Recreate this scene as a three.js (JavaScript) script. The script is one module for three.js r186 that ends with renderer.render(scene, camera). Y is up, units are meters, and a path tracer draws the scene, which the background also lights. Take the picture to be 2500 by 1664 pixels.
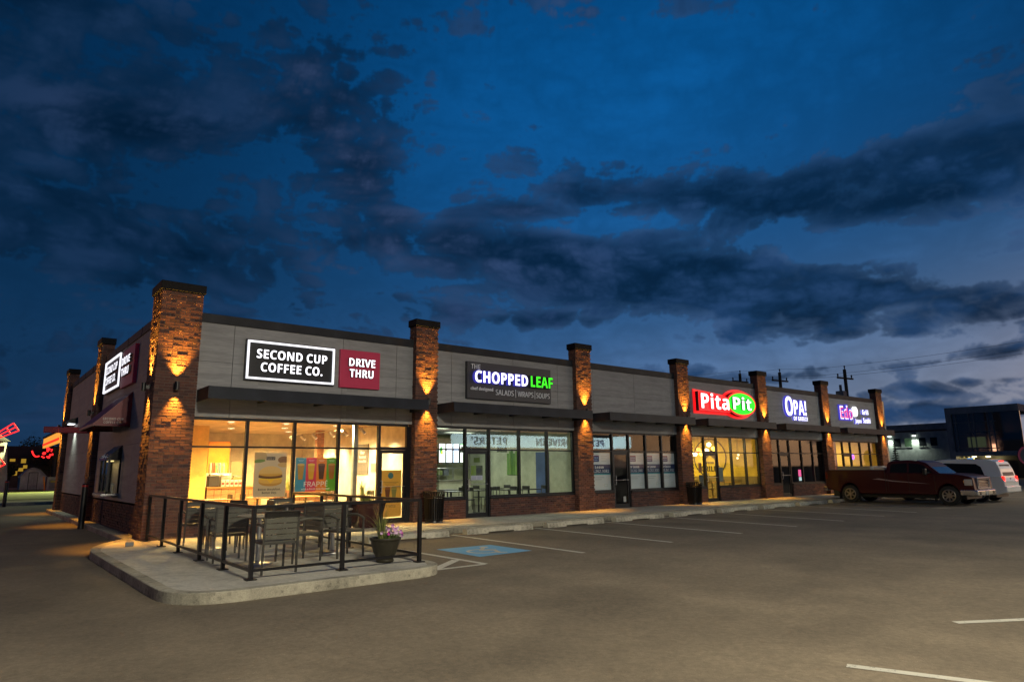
import * as THREE from 'three';
import { mergeGeometries } from 'three/addons/utils/BufferGeometryUtils.js';
import { FontLoader } from 'three/addons/loaders/FontLoader.js';
import { TextGeometry } from 'three/addons/geometries/TextGeometry.js';
import { RoundedBoxGeometry } from 'three/addons/geometries/RoundedBoxGeometry.js';
import { RectAreaLightUniformsLib } from 'three/addons/lights/RectAreaLightUniformsLib.js';

RectAreaLightUniformsLib.init();
// ---------------------------------------------------------------- camera, exposure
const scene = new THREE.Scene();
const camera = new THREE.PerspectiveCamera(54.24, 1024 / 681, 0.1, 2000);
camera.rotation.order = 'YXZ';
camera.position.set(-3.188, 1.577, 16.678);
camera.rotation.set(0.1903, -0.6873, -0.0117);
camera.updateMatrixWorld(true);
const renderer = new THREE.WebGLRenderer({ antialias: true });
renderer.toneMapping = THREE.LinearToneMapping;
renderer.toneMappingExposure = 1.0;
renderer.shadowMap.enabled = true;

// small helpers -------------------------------------------------
function rng(seed) { let s = seed | 0; return () => { s = (s + 0x6d2b79f5) | 0; let t = Math.imul(s ^ (s >>> 15), 1 | s); t = (t + Math.imul(t ^ (t >>> 7), 61 | t)) ^ t; return ((t ^ (t >>> 14)) >>> 0) / 4294967296; }; }
const clamp = (x, a = 0, b = 1) => Math.min(b, Math.max(a, x));
const lerp = (a, b, t) => a + (b - a) * t;
const sstep = (a, b, x) => { const t = clamp((x - a) / (b - a)); return t * t * (3 - 2 * t); };
const V = (x, y, z) => new THREE.Vector3(x, y, z);
const C = (r, g, b) => new THREE.Color().setRGB(r, g, b);
// a direction through a photo pixel (2500 x 1664), met with a plane of the place
const F0 = 1624.58, E0 = camera.position.clone();
function ray(u, v) { return V((u - 1250) / F0, -(v - 832) / F0, -1).applyQuaternion(camera.quaternion); }
function hit(u, v, axis, val) { const d = ray(u, v), t = (val - E0[axis]) / d[axis]; return E0.clone().addScaledVector(d, t); }
const onX = (u, v, x) => hit(u, v, 'x', x), onY = (u, v, y) => hit(u, v, 'y', y), onZ = (u, v, z) => hit(u, v, 'z', z);

// lattice noise
function hash3(x, y, z) { let h = Math.imul(x, 374761393) ^ Math.imul(y, 668265263) ^ Math.imul(z, 1442695041); h = Math.imul(h ^ (h >>> 13), 1274126177); return ((h ^ (h >>> 16)) >>> 0) / 4294967296; }
function noise3(x, y, z) {
  const xi = Math.floor(x), yi = Math.floor(y), zi = Math.floor(z); let fx = x - xi, fy = y - yi, fz = z - zi;
  fx = fx * fx * (3 - 2 * fx); fy = fy * fy * (3 - 2 * fy); fz = fz * fz * (3 - 2 * fz);
  const a = lerp(lerp(hash3(xi, yi, zi), hash3(xi + 1, yi, zi), fx), lerp(hash3(xi, yi + 1, zi), hash3(xi + 1, yi + 1, zi), fx), fy);
  const b = lerp(lerp(hash3(xi, yi, zi + 1), hash3(xi + 1, yi, zi + 1), fx), lerp(hash3(xi, yi + 1, zi + 1), hash3(xi + 1, yi + 1, zi + 1), fx), fy);
  return lerp(a, b, fz);
}
function fbm3(x, y, z, oct) { let s = 0, a = 0.5, n = 0; for (let i = 0; i < oct; i++) { s += a * noise3(x, y, z); n += a; a *= 0.55; x = x * 2.03 + 17.1; y = y * 2.03 + 5.7; z = z * 2.03 + 9.2; } return s / n; }

// ---------------------------------------------------------------- sky
function makeSky() {
  const W = 4096, H = 2048, data = new Float32Array(W * H * 4);
  const yawF = Math.atan2(-0.773, 0.634);
  // masses of cloud and open sky: azimuth (radians right of the view axis), elevation, their half sizes and strength
  const blobs = [[-0.591, 0.472, 0.282, 0.113, 0.55, 0], [-0.574, 0.309, 0.184, 0.082, 0.75, 0], [-0.382, 0.285, 0.154, 0.054, 0.7, 0.1], [-0.302, 0.517, 0.054, 0.072, 0.7, 0.7], [-0.223, 0.431, 0.055, 0.068, 0.8, 0.9], [-0.183, 0.329, 0.08, 0.047, 0.8, 0.5], [-0.548, 0.438, 0.117, 0.048, 0.5, 0.3], [-0.075, 0.32, 0.066, 0.039, 1.3, 0.5], [0.053, 0.301, 0.092, 0.049, 1.6, 0.4], [0.191, 0.283, 0.108, 0.045, 1.6, 0.2], [0.327, 0.26, 0.118, 0.039, 1.7, 0.1], [0.486, 0.225, 0.119, 0.033, 1.7, 0.15], [0.63, 0.194, 0.073, 0.03, 1.6, 0.1], [0.607, 0.362, 0.135, 0.051, 1.8, 0.1], [0.459, 0.367, 0.126, 0.041, 1.6, 0.1], [0.277, 0.393, 0.111, 0.029, 1.1, 0.1], [0.134, 0.422, 0.077, 0.028, 0.5, 0.2], [0.694, 0.42, 0.064, 0.057, 1.0, 0], [0.124, 0.639, 0.065, 0.036, 0.7, 1.0], [0.016, 0.386, 0.036, 0.019, 0.7, 0.4], [0.228, 0.184, 0.113, 0.011, 0.8, 0], [0.41, 0.129, 0.125, 0.009, 0.8, 0], [0.575, 0.098, 0.09, 0.007, 1.1, 0], [0.55, 0.068, 0.107, 0.017, 1.3, 0], [0.643, 0.137, 0.051, 0.012, 1.0, 0], [-0.094, 0.229, 0.1, 0.024, 0.8, 0.3], [0.051, 0.221, 0.075, 0.017, 0.7, 0.3], [0.173, 0.553, 0.156, 0.08, -1.0, 0], [0.45, 0.541, 0.198, 0.051, -0.9, 0], [-0.076, 0.534, 0.08, 0.087, -0.6, 0], [0.542, 0.287, 0.125, 0.012, -2.0, 0], [0.151, 0.36, 0.116, 0.013, -1.0, 0], [0.143, 0.176, 0.145, 0.022, -1.8, 0], [0.428, 0.153, 0.172, 0.012, -1.5, 0], [0.628, 0.111, 0.065, 0.009, -1.2, 0], [0.647, 0.232, 0.049, 0.01, -1.0, 0], [-0.127, 0.39, 0.031, 0.052, -0.8, 0], [-0.63, 0.127, 0.098, 0.036, 0.4, 0], [-0.602, 0.568, 0.228, 0.025, 0.5, 0], [-0.469, 0.55, 0.065, 0.027, -0.4, 0], [-0.638, 0.367, 0.051, 0.023, -0.3, 0], [-0.495, 0.365, 0.061, 0.021, -0.3, 0]];
  const glowAz = 1.5;   // the sunset, to the right of and behind the viewer
  for (let j = H / 2; j < H; j++) {
    const el = ((j + 0.5) / H - 0.5) * Math.PI, sy = Math.sin(el), cy = Math.cos(el);
    for (let i = 0; i < W; i++) {
      const az0 = ((i + 0.5) / W - 0.5) * 2 * Math.PI; let az = az0 - yawF; az = Math.atan2(Math.sin(az), Math.cos(az));
      const x = cy * Math.cos(az0), z = cy * Math.sin(az0);
      let dg = az - glowAz; dg = Math.abs(Math.atan2(Math.sin(dg), Math.cos(dg)));
      const west = Math.exp(-((dg / 1.15) ** 2));
      // clear air
      const up = sstep(0.0, 0.85, el);
      let r = lerp(0.006, 0.0006, up), g = lerp(0.052, 0.030, up), b = lerp(0.15, 0.105, up);
      const mid = Math.exp(-(((el - 0.50) / 0.36) ** 2)) * Math.exp(-(((az - 0.22) / 0.62) ** 2));
      r += 0.0006 * mid; g += 0.050 * mid; b += 0.165 * mid;
      const low = Math.exp(-((el / 0.235) ** 2)) * west;
      r += 0.185 * low; g += 0.310 * low; b += 0.430 * low;
      const warm = Math.exp(-((el / 0.15) ** 2)) * west;
      r += 0.210 * warm; g += 0.070 * warm; b -= 0.085 * warm;
      const core = Math.exp(-(((el - 0.07) / 0.13) ** 2)) * Math.exp(-((dg / 0.46) ** 2));
      r += 2.3 * core; g += 1.0 * core; b += 0.17 * core;
      const east = lerp(0.62, 1, sstep(-0.75, 0.05, az)) * lerp(1, 0.8, sstep(0.45, 0.8, az) * sstep(0.2, 0.4, el)); r *= east; g *= east; b *= east;
      // clouds on a flat layer seen in perspective
      const k = 1 / (sy + 0.16), px = x * k, pz = z * k;
      const w1 = fbm3(px * 1.1 + 3.1, pz * 1.1, 1.7, 4) - 0.5, w2 = fbm3(px * 1.1 - 8.2, pz * 1.1 + 4, 6.1, 4) - 0.5;
      const qx = px + 0.9 * w1, qz = pz + 0.9 * w2;
      let bias = 0, pink = 0;
      for (const B of blobs) { const da = (az - B[0] - 0.10 * w2) / B[2], de = (el - B[1] - 0.05 * w1) / B[3]; const rr = da * da + de * de; if (rr < 9) { const G = Math.exp(-rr); bias += B[4] * G; pink += B[5] * G; } }
      const n = fbm3(qx * 1.5, qz * 1.5, 2.2, 7);
      let bil = 0, ba = 0.5, bn = 0, X = az * 15 + 2.2 * w1, Y = el * 27 + 1.6 * w2; for (let q = 0; q < 7; q++) { bil += ba * Math.abs(2 * noise3(X, Y, 3.7 + q) - 1); bn += ba; ba *= 0.62; X = X * 2.07 + 3.3; Y = Y * 2.07 + 1.9; } bil /= bn;   // billows
      const dens0 = 0.55 * (n - 0.5) + 0.62 * (bil - 0.40) + 0.215 * clamp(bias, -1.8, 1.6) + 0.034;
      const d = sstep(0.0, 0.085, dens0), thick = sstep(0.02, 0.25, dens0), edge = d * (1 - thick);
      const detail = sstep(0.22, 0.62, 0.5 * fbm3(qx * 4.6, qz * 4.6, 8.8, 5) + 0.5 * bil), tex = 0.50 + 1.05 * detail;
      const lift = sstep(-0.6, 0.55, az);
      let cr = lerp(0.0012, 0.0036, lift) * tex, cg = lerp(0.0150, 0.027, lift) * tex, cb = lerp(0.045, 0.080, lift) * tex;
      const veil = 0.78 + 0.44 * sstep(0.25, 0.75, 0.6 * n + 0.4 * bil); r *= veil; g *= veil; b *= veil;
      const rim = edge * (0.25 + 1.0 * detail) * (0.2 + 0.8 * sstep(-0.6, 0.5, az)) * (0.4 + 0.6 * Math.exp(-((el / 0.4) ** 2)));
      cr += 0.032 * rim; cg += 0.046 * rim; cb += 0.078 * rim;
      const f = (0.16 + clamp(pink, 0, 1.2)) * detail * detail; cr += 0.044 * f; cg += 0.046 * f; cb += 0.084 * f;
      cr += 0.05 * core; cg += 0.02 * core;
      const a = d * lerp(0.62, 0.95, thick);
      const o = (j * W + i) * 4;
      data[o] = lerp(r, cr, a); data[o + 1] = lerp(g, cg, a); data[o + 2] = lerp(Math.max(b, 0.03), cb, a); data[o + 3] = 1;
    }
  }
  for (let j = 0; j < H / 2; j++) for (let i = 0; i < W; i++) { const o = (j * W + i) * 4; data[o] = 0.012; data[o + 1] = 0.013; data[o + 2] = 0.014; data[o + 3] = 1; }
  const t = new THREE.DataTexture(data, W, H, THREE.RGBAFormat, THREE.FloatType);
  t.mapping = THREE.EquirectangularReflectionMapping; t.magFilter = THREE.LinearFilter; t.minFilter = THREE.LinearFilter; t.needsUpdate = true;
  return t;
}
const sky = makeSky();
scene.background = sky; scene.environment = sky;

// ---------------------------------------------------------------- textures
function tileNoise(size, cells, oct, seed) {           // fbm that repeats, 0..1
  const out = new Float32Array(size * size); let amp = 1, tot = 0;
  for (let o = 0; o < oct; o++) {
    const c = cells << o, g = new Float32Array(c * c), r = rng(seed + o * 31); for (let i = 0; i < c * c; i++) g[i] = r();
    for (let y = 0; y < size; y++) {
      const fy = y / size * c, y0 = Math.floor(fy), ty = fy - y0, sy = ty * ty * (3 - 2 * ty), ya = (y0 % c) * c, yb = ((y0 + 1) % c) * c;
      for (let x = 0; x < size; x++) {
        const fx = x / size * c, x0 = Math.floor(fx), tx = fx - x0, sx = tx * tx * (3 - 2 * tx), xa = x0 % c, xb = (x0 + 1) % c;
        out[y * size + x] += amp * lerp(lerp(g[ya + xa], g[ya + xb], sx), lerp(g[yb + xa], g[yb + xb], sx), sy);
      }
    }
    tot += amp; amp *= 0.6;
  }
  for (let i = 0; i < out.length; i++) out[i] /= tot;
  return out;
}
function dataTex(size, fn, srgb, metres) {
  const d = new Uint8Array(size * size * 4);
  for (let i = 0; i < size * size; i++) { const c = fn(i); d[i * 4] = clamp(c[0]) * 255; d[i * 4 + 1] = clamp(c[1]) * 255; d[i * 4 + 2] = clamp(c[2]) * 255; d[i * 4 + 3] = 255; }
  const t = new THREE.DataTexture(d, size, size); t.wrapS = t.wrapT = THREE.RepeatWrapping; t.magFilter = THREE.LinearFilter; t.minFilter = THREE.LinearMipmapLinearFilter; t.generateMipmaps = true;
  if (srgb) t.colorSpace = THREE.SRGBColorSpace; t.repeat.set(1 / metres, 1 / metres); t.needsUpdate = true; return t;
}
const grey = (v) => [v, v, v];
const nA = tileNoise(1024, 8, 3, 11), nB = tileNoise(1024, 128, 3, 23), nC = tileNoise(1024, 4, 6, 37), nD = tileNoise(1024, 32, 4, 51);
const rA = rng(77), speck = new Float32Array(1024 * 1024); for (let i = 0; i < speck.length; i++) speck[i] = rA();
const texAsphalt = dataTex(1024, (i) => { let v = 0.62 + 0.20 * (nC[i] - 0.5) + 0.14 * (nB[i] - 0.5) + 0.05 * (nD[i] - 0.5) + 0.07 * (speck[i] - 0.5); if (speck[i] > 0.9965) v += 0.22; if (speck[i] < 0.004) v -= 0.2; return [v * 1.0, v * 0.955, v * 0.885]; }, true, 5.3);
const bumpAsphalt = dataTex(1024, (i) => grey(0.6 * nB[i] + 0.4 * speck[i]), false, 2.2);
const texConcrete = dataTex(1024, (i) => { let v = 0.76 + 0.34 * (nC[i] - 0.5) + 0.12 * (nB[i] - 0.5) + 0.16 * (nD[i] - 0.5); const st = sstep(0.60, 0.72, nC[i] * 0.6 + nD[i] * 0.4); v -= 0.14 * st; return [v, v * 0.975, v * 0.93]; }, true, 3.7);
const texKerb = dataTex(1024, (i) => { let v = 0.74 + 0.30 * (nC[i] - 0.5) + 0.2 * (nB[i] - 0.5); const st = sstep(0.50, 0.74, 0.45 * nD[i] + 0.25 * nA[i] + 0.3 * nB[i]); v -= 0.26 * st; return [v, v * 0.975, v * 0.91]; }, true, 1.9);
const bumpFine = dataTex(1024, (i) => grey(0.7 * nB[i] + 0.3 * nD[i]), false, 1.3);
const streak = (() => { const s = new Float32Array(1024 * 1024); for (let y = 0; y < 1024; y++) for (let x = 0; x < 1024; x++) s[y * 1024 + x] = nD[y * 1024 + (x >> 4)] * 0.6 + nB[y * 1024 + (x >> 3)] * 0.4; return s; })();
const texPanel = dataTex(1024, (i) => { const v = 0.80 + 0.28 * (streak[i] - 0.5) + 0.08 * (nC[i] - 0.5); return [v, v * 0.985, v * 0.96]; }, true, 2.4);
const texBrick = dataTex(1024, (i) => grey(0.84 + 0.40 * (nB[i] - 0.5) + 0.28 * (nD[i] - 0.5)), true, 0.7);
const texPaint = dataTex(1024, (i) => { const w = sstep(0.60, 0.74, 0.55 * nB[i] + 0.45 * nD[i]); const v = lerp(0.84, 0.50, w) + 0.1 * (nC[i] - 0.5); return [v, v * 0.985, v * 0.94]; }, true, 1.7);
const texBlue = dataTex(1024, (i) => { const w = sstep(0.57, 0.70, 0.5 * nB[i] + 0.5 * nA[i]); return [lerp(0.42, 0.60, w), lerp(0.68, 0.70, w), lerp(0.84, 0.76, w)]; }, true, 1.5);
const texWood = dataTex(1024, (i) => { const v = 0.6 + 0.5 * (streak[i] - 0.5); return [v, v * 0.74, v * 0.5]; }, true, 1.2);
const texDust = dataTex(1024, (i) => grey(0.85 + 0.3 * (nC[i] - 0.5) + 0.12 * (nB[i] - 0.5)), true, 1.6);

function mat(o) { return new MatCls(o); }
class MatCls extends THREE.MeshPhysicalMaterial { constructor(o) { super({ roughness: 0.7, metalness: 0, ...o }); } }
const std = (o) => new THREE.MeshStandardMaterial({ roughness: 0.75, metalness: 0, ...o });
const glow = (c, k, base) => new THREE.MeshStandardMaterial({ color: base || c, emissive: c, emissiveIntensity: k, roughness: 0.5 });

const M = {
  asphalt: std({ map: texAsphalt, bumpMap: bumpAsphalt, bumpScale: 0.003, roughness: 0.86, color: C(0.75, 0.675, 0.545), vertexColors: true }),
  concrete: std({ map: texConcrete, bumpMap: bumpFine, bumpScale: 0.002, roughness: 0.85, color: C(0.84, 0.84, 0.78) }),
  kerb: std({ map: texKerb, bumpMap: bumpFine, bumpScale: 0.004, roughness: 0.88, color: C(0.66, 0.65, 0.58) }),
  stop: std({ map: texKerb, bumpMap: bumpFine, bumpScale: 0.004, roughness: 0.85, color: C(1.0, 0.99, 0.90) }),
  paint: std({ map: texPaint, roughness: 0.7, color: C(0.88, 0.87, 0.80) }),
  blue: std({ map: texBlue, roughness: 0.7 }),
  panel: std({ map: texPanel, roughness: 0.7, color: C(0.48, 0.50, 0.535) }),
  joint: std({ color: C(0.05, 0.05, 0.05) }),
  dark: mat({ color: C(0.010, 0.012, 0.016), roughness: 0.65, specularIntensity: 0.25, map: texDust }),
  flash: mat({ color: C(0.042, 0.044, 0.051), roughness: 0.55, specularIntensity: 0.35, map: texDust }),
  canopy: mat({ color: C(0.030, 0.036, 0.050), roughness: 0.5, specularIntensity: 0.4, map: texDust }),
  frame: std({ color: C(0.014, 0.015, 0.018), roughness: 0.4, metalness: 0.4 }),
  rail: mat({ color: C(0.008, 0.008, 0.009), roughness: 0.35, specularIntensity: 0.6 }),
  black: std({ color: C(0.008, 0.008, 0.008), roughness: 0.4 }),
  mortar: std({ color: C(0.15, 0.12, 0.10), roughness: 0.95 }),
  brickV: std({ map: texBrick, vertexColors: true, roughness: 0.9 }),
  steel: std({ color: C(0.55, 0.55, 0.55), roughness: 0.3, metalness: 1 }),
  chrome: std({ color: C(0.72, 0.72, 0.74), roughness: 0.12, metalness: 1 }),
  alu: std({ color: C(0.055, 0.053, 0.045), roughness: 0.45, metalness: 0.4 }),
  slat: std({ color: C(0.115, 0.11, 0.082), roughness: 0.55, map: texDust }),
  tabletop: std({ color: C(0.42, 0.36, 0.27), roughness: 0.45, map: texDust }),
  glass: mat({ color: C(0.97, 0.99, 0.98), transmission: 1, thickness: 0, roughness: 0.02, ior: 1.52, side: THREE.DoubleSide }),
  railGlass: mat({ color: C(0.99, 1.0, 0.995), transmission: 1, thickness: 0, roughness: 0.02, ior: 1.3, side: THREE.DoubleSide }),
  awning: std({ color: C(0.16, 0.006, 0.012), roughness: 0.6, map: texDust }),
  redSign: std({ color: C(0.60, 0.035, 0.105), roughness: 0.4 }),
  rubber: std({ color: C(0.012, 0.012, 0.012), roughness: 0.8 }),
};
const brickTones = [[0.195, 0.084, 0.060], [0.165, 0.074, 0.058], [0.130, 0.062, 0.054], [0.220, 0.102, 0.070], [0.098, 0.051, 0.047], [0.178, 0.086, 0.066], [0.155, 0.066, 0.054]];
const brickMats = brickTones.map((t) => std({ map: texBrick, color: C(...t), roughness: 0.9 }));

// ---------------------------------------------------------------- geometry helpers
const boxUV = (g) => {   // uv in metres from position and normal
  const p = g.attributes.position, n = g.attributes.normal, uv = new Float32Array(p.count * 2);
  for (let i = 0; i < p.count; i++) {
    const ax = Math.abs(n.getX(i)), ay = Math.abs(n.getY(i)), az = Math.abs(n.getZ(i));
    if (ay >= ax && ay >= az) { uv[i * 2] = p.getX(i); uv[i * 2 + 1] = p.getZ(i); } else if (ax > az) { uv[i * 2] = p.getZ(i); uv[i * 2 + 1] = p.getY(i); } else { uv[i * 2] = p.getX(i); uv[i * 2 + 1] = p.getY(i); }
  }
  g.setAttribute('uv', new THREE.BufferAttribute(uv, 2)); return g;
};
function bx(x0, x1, y0, y1, z0, z1) { const g = new THREE.BoxGeometry(x1 - x0, y1 - y0, z1 - z0); g.translate((x0 + x1) / 2, (y0 + y1) / 2, (z0 + z1) / 2); return boxUV(g); }
function rbx(x0, x1, y0, y1, z0, z1, r = 0.01) { const g = new RoundedBoxGeometry(x1 - x0, y1 - y0, z1 - z0, 2, r); g.translate((x0 + x1) / 2, (y0 + y1) / 2, (z0 + z1) / 2); return boxUV(g); }
function cyl(r0, r1, y0, y1, x, z, seg = 20) { const g = new THREE.CylinderGeometry(r1, r0, y1 - y0, seg); g.translate(x, (y0 + y1) / 2, z); return g; }
function bar(a, b, w, h = w) { // rectangular bar from a to b
  const d = b.clone().sub(a), L = d.length(), g = new THREE.BoxGeometry(w, h, L); const m = new THREE.Matrix4().lookAt(a, b, Math.abs(d.y) > 0.98 * L ? V(1, 0, 0) : V(0, 1, 0)); g.applyMatrix4(m); const c = a.clone().add(b).multiplyScalar(0.5); g.translate(c.x, c.y, c.z); return g;
}
function tube(a, b, r, seg = 10) { const d = b.clone().sub(a), L = d.length(), g = new THREE.CylinderGeometry(r, r, L, seg); g.applyQuaternion(new THREE.Quaternion().setFromUnitVectors(V(0, 1, 0), d.normalize())); const c = a.clone().add(b).multiplyScalar(0.5); g.translate(c.x, c.y, c.z); return g; }
function quad(a, b, c, d) { const g = new THREE.BufferGeometry(); g.setAttribute('position', new THREE.BufferAttribute(new Float32Array([...a, ...b, ...c, ...a, ...c, ...d]), 3)); g.computeVertexNormals(); const U = Math.hypot(b[0] - a[0], b[1] - a[1], b[2] - a[2]), W = Math.hypot(d[0] - a[0], d[1] - a[1], d[2] - a[2]); g.setAttribute('uv', new THREE.BufferAttribute(new Float32Array([0, 0, U, 0, U, W, 0, 0, U, W, 0, W]), 2)); return g; }
function merge(list) {
  const l = list.map((g) => { let h = g.index ? g.toNonIndexed() : g; for (const k of Object.keys(h.attributes)) if (!['position', 'normal', 'uv', 'color'].includes(k)) h.deleteAttribute(k); return h; });
  const anyC = l.some((g) => g.attributes.color); if (!anyC) l.forEach((g) => g.deleteAttribute('color'));
  l.forEach((g) => { if (!g.attributes.uv) boxUV(g); });
  return l.length === 1 ? l[0] : mergeGeometries(l, false);
}
const used = {};
function numbered(n) { const k = used[n] = (used[n] ?? -1) + 1; return k ? n + '_' + String(k).padStart(3, '0') : n; }
function part(name, geos, m, parent, label) { if (SINGLE.has(name) && Array.isArray(geos) && geos.length > 1) { let r; for (const g of geos) r = part(name, [g], m, parent, label); return r; } const o = new THREE.Mesh(Array.isArray(geos) ? merge(geos) : geos, m); o.name = name; if (label) o.userData.label = label; parent.add(o); return o; }
const SINGLE = new Set(['door_seam', 'bed_gap', 'door_handle', 'fog_light', 'mud_flap', 'roof_rail', 'side_seam', 'column', 'divider', 'stem']);
function grp(name, parent, label) { const o = new THREE.Group(); o.name = name; if (label) o.userData.label = label; parent.add(o); return o; }
function thing(name, label, category, pos = [0, 0, 0], turn = 0, group) { const o = new THREE.Group(); o.name = numbered(name); o.position.set(...pos); o.rotation.y = turn; o.userData = { label, category }; if (group) o.userData.group = group; scene.add(o); return o; }
function solo(name, geos, m, label, category, group) { const o = new THREE.Mesh(Array.isArray(geos) ? merge(geos) : geos, m); o.name = numbered(name); o.userData = { label, category }; if (group) o.userData.group = group; scene.add(o); return o; }
function struct(name, geos, m, parent = scene) { const o = new THREE.Mesh(Array.isArray(geos) ? merge(geos) : geos, m); o.name = parent === scene ? numbered(name) : name; if (parent === scene) o.userData.kind = 'structure'; parent.add(o); return o; }
function copyThing(src, pos, turn, label) { const c = src.clone(); c.name = numbered(src.name.replace(/_\d{3}$/, '')); c.userData = { ...src.userData }; if (label) c.userData.label = label; c.position.set(...pos); c.rotation.y = turn; scene.add(c); return c; }

const fontB = await new FontLoader().loadAsync('fonts/droid/droid_sans_bold.typeface.json');
const fontR = await new FontLoader().loadAsync('fonts/droid/droid_sans_regular.typeface.json');
const fontS = await new FontLoader().loadAsync('fonts/droid/droid_serif_bold.typeface.json');
const capH = (font) => { const g = new TextGeometry('H', { font, size: 1, depth: 1 }); g.computeBoundingBox(); return g.boundingBox.max.y; };
// text fitted to a box: left x, baseline y, wanted width, cap height, depth; lies in the xy plane facing +z
function text(str, font, x, y, width, height, depth, bold = 0) {
  const g = new TextGeometry(str, { font, size: 1, depth: 1, curveSegments: 5, bevelEnabled: bold > 0, bevelThickness: 0.01, bevelSize: bold, bevelSegments: 1 });
  g.computeBoundingBox(); const b = g.boundingBox; g.translate(-b.min.x, 0, 0);
  g.scale(width / (b.max.x - b.min.x), height / capH(font), depth); g.translate(x, y, 0); return g;
}
const faceUp = (g, rotY, pos) => { g.rotateY(rotY); g.translate(...pos); return g; };
const spots = [];
function spot(pos, to, color, intensity, angle, penumbra, parent, size = 1) { const l = new THREE.SpotLight(color, intensity, 0, angle, penumbra, 2); l.position.copy(pos); l.target.position.copy(to); l.castShadow = true; l.shadow.radius = size; scene.add(l); scene.add(l.target); return l; }
function area(pos, to, w, h, color, intensity) { const l = new THREE.RectAreaLight(color, intensity, w, h); l.position.copy(pos); l.lookAt(to); scene.add(l); return l; }
// ---------------------------------------------------------------- ground
const TOP = 0.14;                       // height of kerbs and walks
{
  const stains = [[7.6, 4.4, 0.55, 0.13], [10.3, 4.0, 0.5, 0.15], [10.1, 5.6, 0.3, 0.11], [12.8, 4.6, 0.6, 0.12], [15.5, 4.2, 0.5, 0.14], [18.2, 4.8, 0.6, 0.12], [3.4, 10.6, 0.5, 0.09], [7.2, 11.8, 0.7, 0.08], [0.4, 11.2, 0.45, 0.08], [11.5, 10.2, 0.8, 0.08], [-2.4, 6.2, 0.6, 0.10], [4.6, 14.6, 0.5, 0.10], [-1.2, 13.2, 0.5, 0.07], [16, 11, 0.8, 0.08]];
  const xs = [], zs = []; const push = (a, from, to, step) => { for (let v = from; v < to - 1e-6; v += step) a.push(v); };
  push(xs, -600, -60, 90); push(xs, -60, -14, 4); push(xs, -14, -8, 0.6); push(xs, -8, 30, 0.26); push(xs, 30, 40, 0.75); push(xs, 40, 120, 8); push(xs, 120, 701, 116);
  push(zs, -600, -60, 90); push(zs, -60, -10, 4); push(zs, -10, -4, 0.6); push(zs, -4, 20, 0.26); push(zs, 20, 22, 0.75); push(zs, 22, 70, 6); push(zs, 70, 701, 126);
  const p = [], col = [], uv = [], idx = [];
  for (const z of zs) for (const x of xs) {
    p.push(x, 0, z); uv.push(x, z);
    const a = fbm3(x * 0.16, z * 0.16, 3.3, 4), b = fbm3(x * 0.05 + 7, z * 0.05, 9.1, 3), s = fbm3(x * 1.1, z * 0.22, 1.2, 3);
    let v = 0.66 + 0.5 * (a - 0.5) + 0.4 * (b - 0.5) + 0.22 * (s - 0.5);
    const t1 = fbm3(x * 0.25, z * 2.6 + 0.35 * x, 5.5, 3), t2 = fbm3(x * 2.2, z * 2.2, 6.5, 3);            // worn wheel paths and mottling
    v += 0.24 * (t1 - 0.5) * sstep(6, 8.5, z) + 0.13 * (t2 - 0.5);
    for (const [sx, sz, sr, sd] of stains) { const q = Math.hypot((x - sx) / sr, (z - sz) / (sr * 1.5)) + 0.7 * (t2 - 0.5); v -= sd * (1 - sstep(0.45, 1.0, q)); }
    col.push(v, v * 0.985, v * 0.96);
  }
  const nx = xs.length; for (let j = 0; j < zs.length - 1; j++) for (let i = 0; i < nx - 1; i++) { const a = j * nx + i; idx.push(a, a + nx, a + 1, a + 1, a + nx, a + nx + 1); }
  const g = new THREE.BufferGeometry(); g.setAttribute('position', new THREE.Float32BufferAttribute(p, 3)); g.setAttribute('uv', new THREE.Float32BufferAttribute(uv, 2)); g.setAttribute('color', new THREE.Float32BufferAttribute(col, 3)); g.setIndex(idx); g.computeVertexNormals();
  struct('ground', g, M.asphalt);
}
function flat(pts, y, m, name) { // polygon sheet, pts [x,z]
  const s = new THREE.Shape(pts.map(([x, z]) => new THREE.Vector2(x, -z))), g = new THREE.ShapeGeometry(s, 10); g.rotateX(-Math.PI / 2); g.translate(0, y, 0); boxUV(g); return struct(name, g, m);
}
function stripe(a, b, w, y, m, name = 'parking_line') { const d = new THREE.Vector2(b[0] - a[0], b[1] - a[1]).normalize(), n = [-d.y * w / 2, d.x * w / 2]; return flat([[a[0] + n[0], a[1] + n[1]], [b[0] + n[0], b[1] + n[1]], [b[0] - n[0], b[1] - n[1]], [a[0] - n[0], a[1] - n[1]]], y, m, name); }
// stall lines along the shops: start and end on the ground
const lines = [[6.42, 2.55, 6.19, 7.33], [9.13, 2.55, 8.83, 7.37], [11.92, 2.45, 11.54, 7.35], [14.75, 2.42, 14.17, 7.34], [17.55, 2.42, 16.76, 7.38], [20.24, 2.5, 19.4, 7.42], [23.1, 2.45, 21.85, 7.46], [26.1, 2.35, 24.6, 7.6], [28.9, 2.35, 27.2, 7.6], [31.7, 2.35, 30, 7.6]];
for (const [a, b, c, d] of lines) stripe([a, b], [c, d], 0.105, 0.004, M.paint);
stripe([4.80, 13.97], [9.6, 17.0], 0.1, 0.004, M.paint); stripe([2.5, 13.93], [4.4, 19.2], 0.1, 0.004, M.paint);
// hatched strip beside the patio
stripe([3.93, 2.6], [3.93, 7.24], 0.11, 0.004, M.paint); stripe([2.80, 7.21], [3.90, 7.24], 0.11, 0.0045, M.paint);
for (const z of [6.45, 5.15, 3.85]) stripe([2.95, z + 0.72], [3.86, z], 0.16, 0.005, M.paint);
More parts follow.
